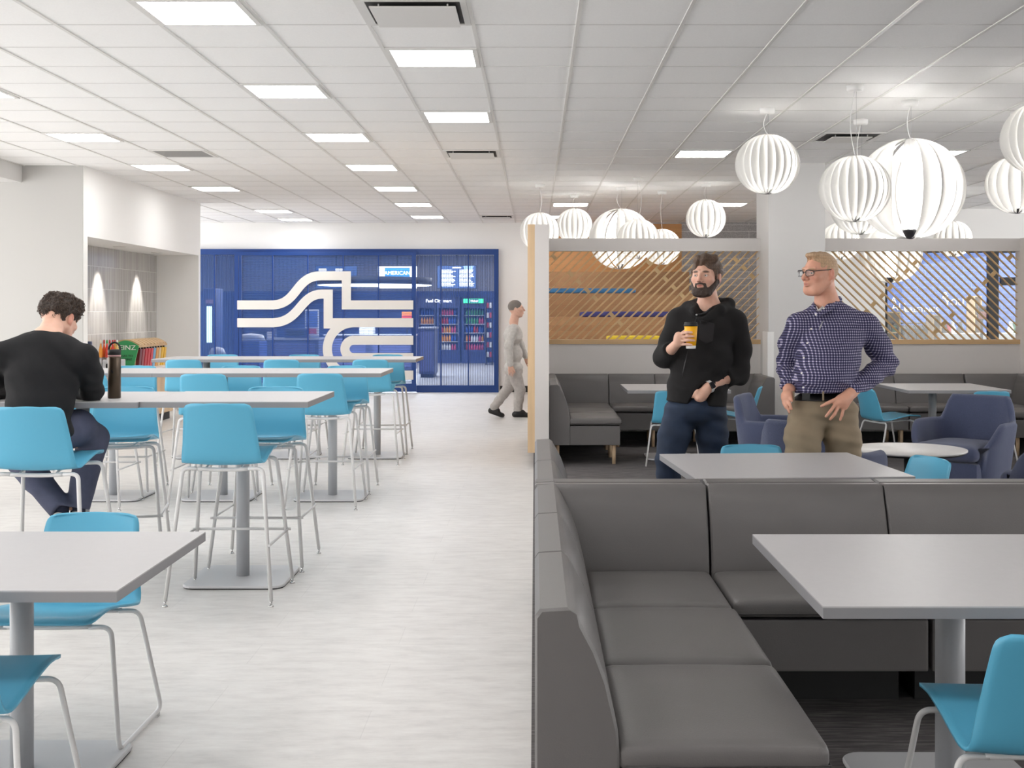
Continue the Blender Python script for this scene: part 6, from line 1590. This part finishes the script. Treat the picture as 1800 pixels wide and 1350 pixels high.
# ---------------------------------------------------------------- seated person, back to the camera
def man_seated():
    D = 6.32
    def w(px, py, d): return W(px, py, d)
    root = person_root(-2.55, 6.35, 'curly haired person in a black sweatshirt sitting at the nearest high table')
    hc = w(105, 561, 6.60); HF = head_frame(hc, 180 + 22, 0) ; HF = np.array(Matrix.Rotation(R(-(180 + 18)), 3, 'Z') @ Matrix.Rotation(R(24), 3, 'X'), dtype=np.float32); s = 1.03; hf = head_sdf(s, 1.0, 1.0)
    neckb = w(82, 598, 6.42); shL, shR = w(8, 626, 6.36), w(146, 630, 6.38)
    elR, wrR = w(163, 688, 6.52), w(128, 693, 6.76); elL, wrL = w(-25, 690, 6.5), w(30, 693, 6.8); wrR.z = wrL.z = 1.056
    hip = w(62, 768, 6.28); kR, kL = w(163, 772, 6.64), w(20, 790, 6.62); aR, aL = w(137, 893, 6.56), w(108, 895, 6.50)
    trunk = [('e', w(78, 645, 6.40), (.150, .08, .14)), ('e', w(70, 700, 6.32), (.130, .08, .15)), ('e', w(62, 765, 6.29), (.140, .09, .07))]
    legs = chain([w(90, 768, 6.34), kR, aR], [.065, .045, .035]) + chain([w(40, 768, 6.34), kL, w(64, 842, 6.56), aL], [.065, .045, .04, .035])
    arms = chain([shR, elR, wrR], [.05, .042, .028]) + chain([shL, elL, wrL], [.05, .042, .028])
    hp = []
    for wr, sd_, dv in ((wrR, 1, Vector((-.55, .8, .0))), (wrL, -1, Vector((.5, .85, .0)))):
        hp += hand_prims(wr + Vector((0, 0, .004)), dv, Vector((.8 * -sd_, -.4, 0)) , .35, .1, (.6, .3), .98) if sd_ > 0 else hand_prims(wr + Vector((0, 0, .004)), dv, Vector((.8, -.5, 0)), .35, .1, (.6, .3), .98)
    neck = [('c', w(93, 572, 6.53), neckb, .056, .066, .03)]
    body = trunk + legs + arms + neck + chain([shL, neckb, shR], [.05, .06, .05])
    def fb(P):
        d = union(P, body, .04); d = smin(d, hf((P - V3(hc)) @ HF), .018); return smin(d, union(P, hp, .01), .012)
    lo, hi = bounds(body + hp + [('e', hc, (.14, .14, .14))])
    ft0 = face_tone(HF, hc, s, SK(226, 180, 158), SK(178, 112, 100), None, brow=SK(60, 46, 36), ruddy=SK(212, 130, 112))
    body_mesh(fb, lo, hi, neckb.z + .0, hc, M_skin, root, ft0, .007, .0035)
    add_eyes(root, HF, hc, s, (0, -.3))
    # curly hair: cap plus many curls
    def fh(P):
        q = ((P - V3(hc)) @ HF) / s
        d = sd_ell(q, (0, .020, .040), (.094, .108, .090)); d = smin(d, sd_ell(q, (0, -.02, .085), (.09, .09, .05)), .03)
        d = smax(d, -sd_ell(q, (0, -.130, -.015), (.072, .085, .075)), .012)
        for sx in (-1, 1): d = smax(d, -sd_ell(q, (sx * .094, .008, -.022), (.036, .034, .050)), .008)
        d = smax(d, -(q[..., 2] + .068 + q[..., 1] * .15), .014)
        return (d + .0075 * noise3(q, 60, 2) + .005 * noise3(q, 120, 5)) * s
    hcol = lambda co: np.tile(np.concatenate([SK(52, 40, 33)[:3], [1]]), (len(co), 1)) * (1 + .4 * noise3(co, 200, 3)[:, None] * np.array([1, 1, 1, 0]))
    hair = sdf_mesh('hair', fh, np.array(hc) - .17, np.array(hc) + .18, .0035, M_hairm, root, 1, hcol)
    rnd = random.Random(11); cm = MB(); H3 = Matrix([list(map(float, HF[i])) for i in range(3)]); vs_ = hair.data.vertices
    for i in range(1300):
        v = vs_[rnd.randrange(len(vs_))]; q = H3.transposed() @ (v.co - Vector(hc)); nrm = v.normal
        if q.z < -.028 or (abs(q.x) > .055 and q.z < .035 and abs(q.y - .01) < .05): continue
        r_ = rnd.uniform(.004, .009); turns = rnd.uniform(.6, 1.4); t1 = nrm.orthogonal().normalized(); t1 = (Matrix.Rotation(rnd.uniform(0, 6.28), 3, nrm) @ t1); t2 = nrm.cross(t1); a0 = rnd.uniform(0, 6.28)
        pts = [v.co + nrm * (-.002 + .004 * j / 7) + (t1 * math.cos(a0 + turns * 6.28 * j / 7) + nrm * .75 * math.sin(a0 + turns * 6.28 * j / 7)) * r_ + t2 * (j - 3.5) * .0016 for j in range(8)]
        cm.tube(pts, rnd.uniform(.0009, .0018), 4, cap=False)
    cm.build('curl_strands', mat('dark_curl', (74, 56, 44), .45), root)
    M_sw = mat('black_sweatshirt', (19, 19, 22), .95, bump=.3, bscale=420)
    tr = [('e', w(78, 628, 6.40), (.205, .125, .13)), ('e', w(74, 670, 6.35), (.190, .135, .16)), ('e', w(70, 715, 6.29), (.170, .130, .14)), ('e', w(68, 758, 6.26), (.170, .135, .085))]
    up = chain([shL, neckb + Vector((0, 0, -.035)), shR], [.072, .082, .072])
    slR = chain([shR, w(156, 660, 6.44), elR, wrR + Vector((.01, -.02, 0))], [.078, .068, .054, .037]); slL = chain([shL, w(-12, 662, 6.42), elL, wrL], [.078, .068, .054, .037])
    def fs(P):
        d = union(P, tr + up, .05); a = union(P, slR + slL, .03) + folds(P, .005, 75, (.3, .3, .9), 4) * np.clip(1 - np.abs(P[..., 2] - elR.z) / .16, 0, 1)
        d = smin(d, a, .02) + folds(P, .006, 38, (.4, .2, .9), 9) + folds(P, .0035, 90, (.7, .2, .6), 3); d = smax(d, -plane_cut(P, w(70, 784, 6.26), (0, 0, 1)), .006)
        d = smax(d, -(P[..., 2] - 1.023) + 0 * d, .002) if False else d
        return smax(d, -sd_cone(P, V3(w(95, 545, 6.60)), V3(w(89, 577, 6.52)), .060, .056), .004)
    lo, hi = bounds(tr + up + slR + slL); sdf_mesh('sweatshirt', fs, lo, hi, .007, M_sw, root, 1)
    M_j = mat('slate_denim', (78, 82, 104), .85, bump=.3, bscale=500, var=.14, vscale=14)
    jp = [('e', w(64, 768, 6.28), (.185, .14, .085))] + chain([w(98, 765, 6.32), w(136, 752, 6.48), kR, aR], [.10, .092, .082, .062]) + chain([w(32, 768, 6.32), kL, w(64, 842, 6.56), aL], [.10, .08, .072, .062])
    def fj(P):
        d = union(P, jp, .025) + folds(P, .004, 60, (.4, .3, .8), 6); nR = (aR - kR).normalized(); nL = (aL - w(64, 842, 6.56)).normalized()
        d = np.where(P[..., 2] < .62, smax(d, np.minimum(plane_cut(P, aR, nR), plane_cut(P, aL, nL)), .004), d); return d
    lo, hi = bounds(jp); sdf_mesh('jeans', fj, lo, hi, .008, M_j, root, 1)
    M_sn = mat('white_sneaker', (212, 208, 202), .55)
    for a, dx in ((aR, .02), (aL, -.03)):
        d_ = Vector((dx * 3, .8, -.55)).normalized(); a2 = a + Vector((0, 0, -.035))
        sp = [('c', a2 + Vector((0, -.04, -.01)), a2 + d_ * .10, .036, .042), ('c', a2 + d_ * .10, a2 + d_ * .18, .042, .032)]
        lo, hi = bounds(sp); so = sdf_mesh('shoe', lambda P: union(P, sp, .02), lo, hi, .007, M_sn, root, 1)
        MB().tube([a2 + Vector((0, 0, .06)), a2 + Vector((0, .0, .0))], [.04, .038], 14).build('sock', mat('navy_sock', (34, 38, 58), .9), root)
    settle(root)
man_seated()

# ---------------------------------------------------------------- walker beyond the wooden post
def walker():
    D = 17.3
    def w(px, py, dd=0): return W(px, py, D + dd)
    root = person_root(W(905, 600, D).x, D, 'walking person in a pale grey shirt and trousers with black shoes, by the wooden post')
    hc = w(908, 543, 0); HF = head_frame(hc, -90, 0); s = 1.0; hf = head_sdf(s)
    neckb = w(903, 566); shc = w(903, 574)
    trunk = [('e', w(902, 592), (.085, .14, .14)), ('e', w(902, 622), (.085, .12, .13)), ('e', w(903, 648), (.085, .12, .08))]
    kF, kB = w(914, 685, -.08), w(893, 682, .08); aF, aB = w(910, 722, -.08), w(868, 716, .08); aF.z = .10; aB.z = .14
    legs = chain([w(905, 656, -.08), kF, aF], [.065, .045, .035]) + chain([w(902, 656, .08), kB, aB], [.065, .045, .035])
    arm = chain([w(903, 576, -.19), w(894, 608, -.22), w(897, 642, -.22)], [.045, .036, .026]) + chain([w(903, 576, .19), w(914, 606, .22), w(924, 628, .2)], [.045, .036, .026])
    hp = hand_prims(w(897, 642, -.22), (.1, 0, -1), (.95, 0, .1), .25, .06, (.5, .2)) + hand_prims(w(924, 628, .2), (.45, 0, -.9), (.9, 0, .4), .25, .06, (.5, .2))
    neck = [('c', w(906, 552), neckb, .055, .065, .03)]; body = trunk + legs + arm + neck + [('c', w(903, 576, -.17), w(903, 576, .17), .055, .055)]
    def fb(P): d = union(P, body, .04); d = smin(d, hf((P - V3(hc)) @ HF), .018); return smin(d, union(P, hp, .01), .012)
    lo, hi = bounds(body + hp + [('e', hc, (.14, .14, .14))]); sdf_mesh('body', fb, lo, hi, .009, M_skin, root, 1, face_tone(HF, hc, s, SK(214, 170, 150), SK(176, 110, 100), None, brow=SK(90, 80, 72)))
    def fh(P):
        q = ((P - V3(hc)) @ HF) / s; d = sd_ell(q, (0, .022, .034), (.083, .102, .092)); d = smax(d, -sd_ell(q, (0, -.118, .005), (.080, .082, .072)), .010); return smax(d, -(q[..., 2] + .045), .02) * s
    sdf_mesh('hair', fh, np.array(hc) - .15, np.array(hc) + .16, .006, M_hairm, root, 1, lambda co: np.tile(np.concatenate([SK(120, 112, 106)[:3], [1]]), (len(co), 1)))
    tr = [('e', w(902, 590), (.135, .195, .15)), ('e', w(902, 622), (.135, .175, .15)), ('e', w(903, 645), (.135, .18, .08)), ('c', w(903, 578, -.17), w(903, 578, .17), .07, .07)]
    sl = chain([w(903, 578, -.19), w(894, 608, -.22), w(897, 640, -.22)], [.068, .06, .045]) + chain([w(903, 578, .19), w(914, 606, .22), w(924, 626, .2)], [.068, .06, .045])
    lo, hi = bounds(tr + sl)
    sdf_mesh('shirt', lambda P: smax(smax(smin(union(P, tr, .05), union(P, sl, .03), .02) + folds(P, .004, 50, (.3, .2, .9), 2), -plane_cut(P, w(903, 655), (0, 0, 1)), .006), -sd_cone(P, V3(w(908, 545)), V3(w(904, 566)), .06, .064), .004), lo, hi, .010, cloth_mat('pale_grey_shirt', (196, 192, 188)), root, 1)
    jp = [('e', w(903, 652), (.13, .175, .10))] + chain([w(905, 658, -.08), kF, aF], [.10, .075, .06]) + chain([w(902, 658, .08), kB, aB], [.10, .075, .06])
    lo, hi = bounds(jp); sdf_mesh('trousers', lambda P: smax(union(P, jp, .025) + folds(P, .004, 60, (.4, .3, .8), 6), -plane_cut(P, (0, 0, .10), (0, 0, 1)), .004), lo, hi, .010, cloth_mat('light_taupe', (178, 172, 168)), root, 1)
    for a, tip in ((aF, Vector((.17, 0, -.055))), (aB, Vector((.12, 0, -.11)))):
        sp = [('c', a + Vector((-.04, 0, -.045)), a + tip, .042, .034), ('c', a, a + tip * .4, .045, .042)]; lo, hi = bounds(sp)
        sdf_mesh('shoe', lambda P: smax(union(P, sp, .02), -(P[..., 2] - .002), .004), lo, hi, .009, mat('black_shoe', (28, 27, 28), .5), root, 1)
    settle(root)
walker()

# ---------------------------------------------------------------- flask on the table
fk = empty('water_bottle', (W(201, 700, 6.68).x, 6.68, 1.02), 0, 'dark brown steel water bottle with a black loop lid on the nearest high table', 'bottle')
MB().lathe([(0, 0), (.030, 0), (.0345, .004), (.0345, .222), (.0335, .228)], 36).build('bottle_body', mat('bronze_paint', (78, 66, 54), .3, metal=.6), fk)
MB().lathe([(.0335, .228), (.0350, .232), (.0335, .236)], 32).build('lid_ring', mat('pink_ring', (196, 150, 150), .4), fk)
MB().lathe([(.0345, .236), (.0345, .262), (.030, .266), (0, .266)], 32).build('lid', M_black, fk)
MB().tube([(-.030, 0, .250)] + [(.032 * math.cos(R(a)), .004, .262 + .042 * math.sin(R(a))) for a in range(170, 9, -16)] + [(.030, 0, .250)], .0055, 8).build('loop_handle', M_black, fk)
m = MB(); m.prism([(-.008, .150), (-.002, .160), (.002, .150), (.009, .140), (.003, .142), (-.001, .132), (-.004, .142)], -.0352, -.0340, 'Y'); m.build('logo_mark', M_black, fk)
# phone-sized item in the seated person's hands
ph = MB().box(-.035, .035, -.07, .07, 0, .008, .003).build('phone', M_black, None, (W(85, 700, 6.92).x, 6.92, 1.0202)); tag(ph, 'dark phone lying before the seated person on the high table', 'phone')
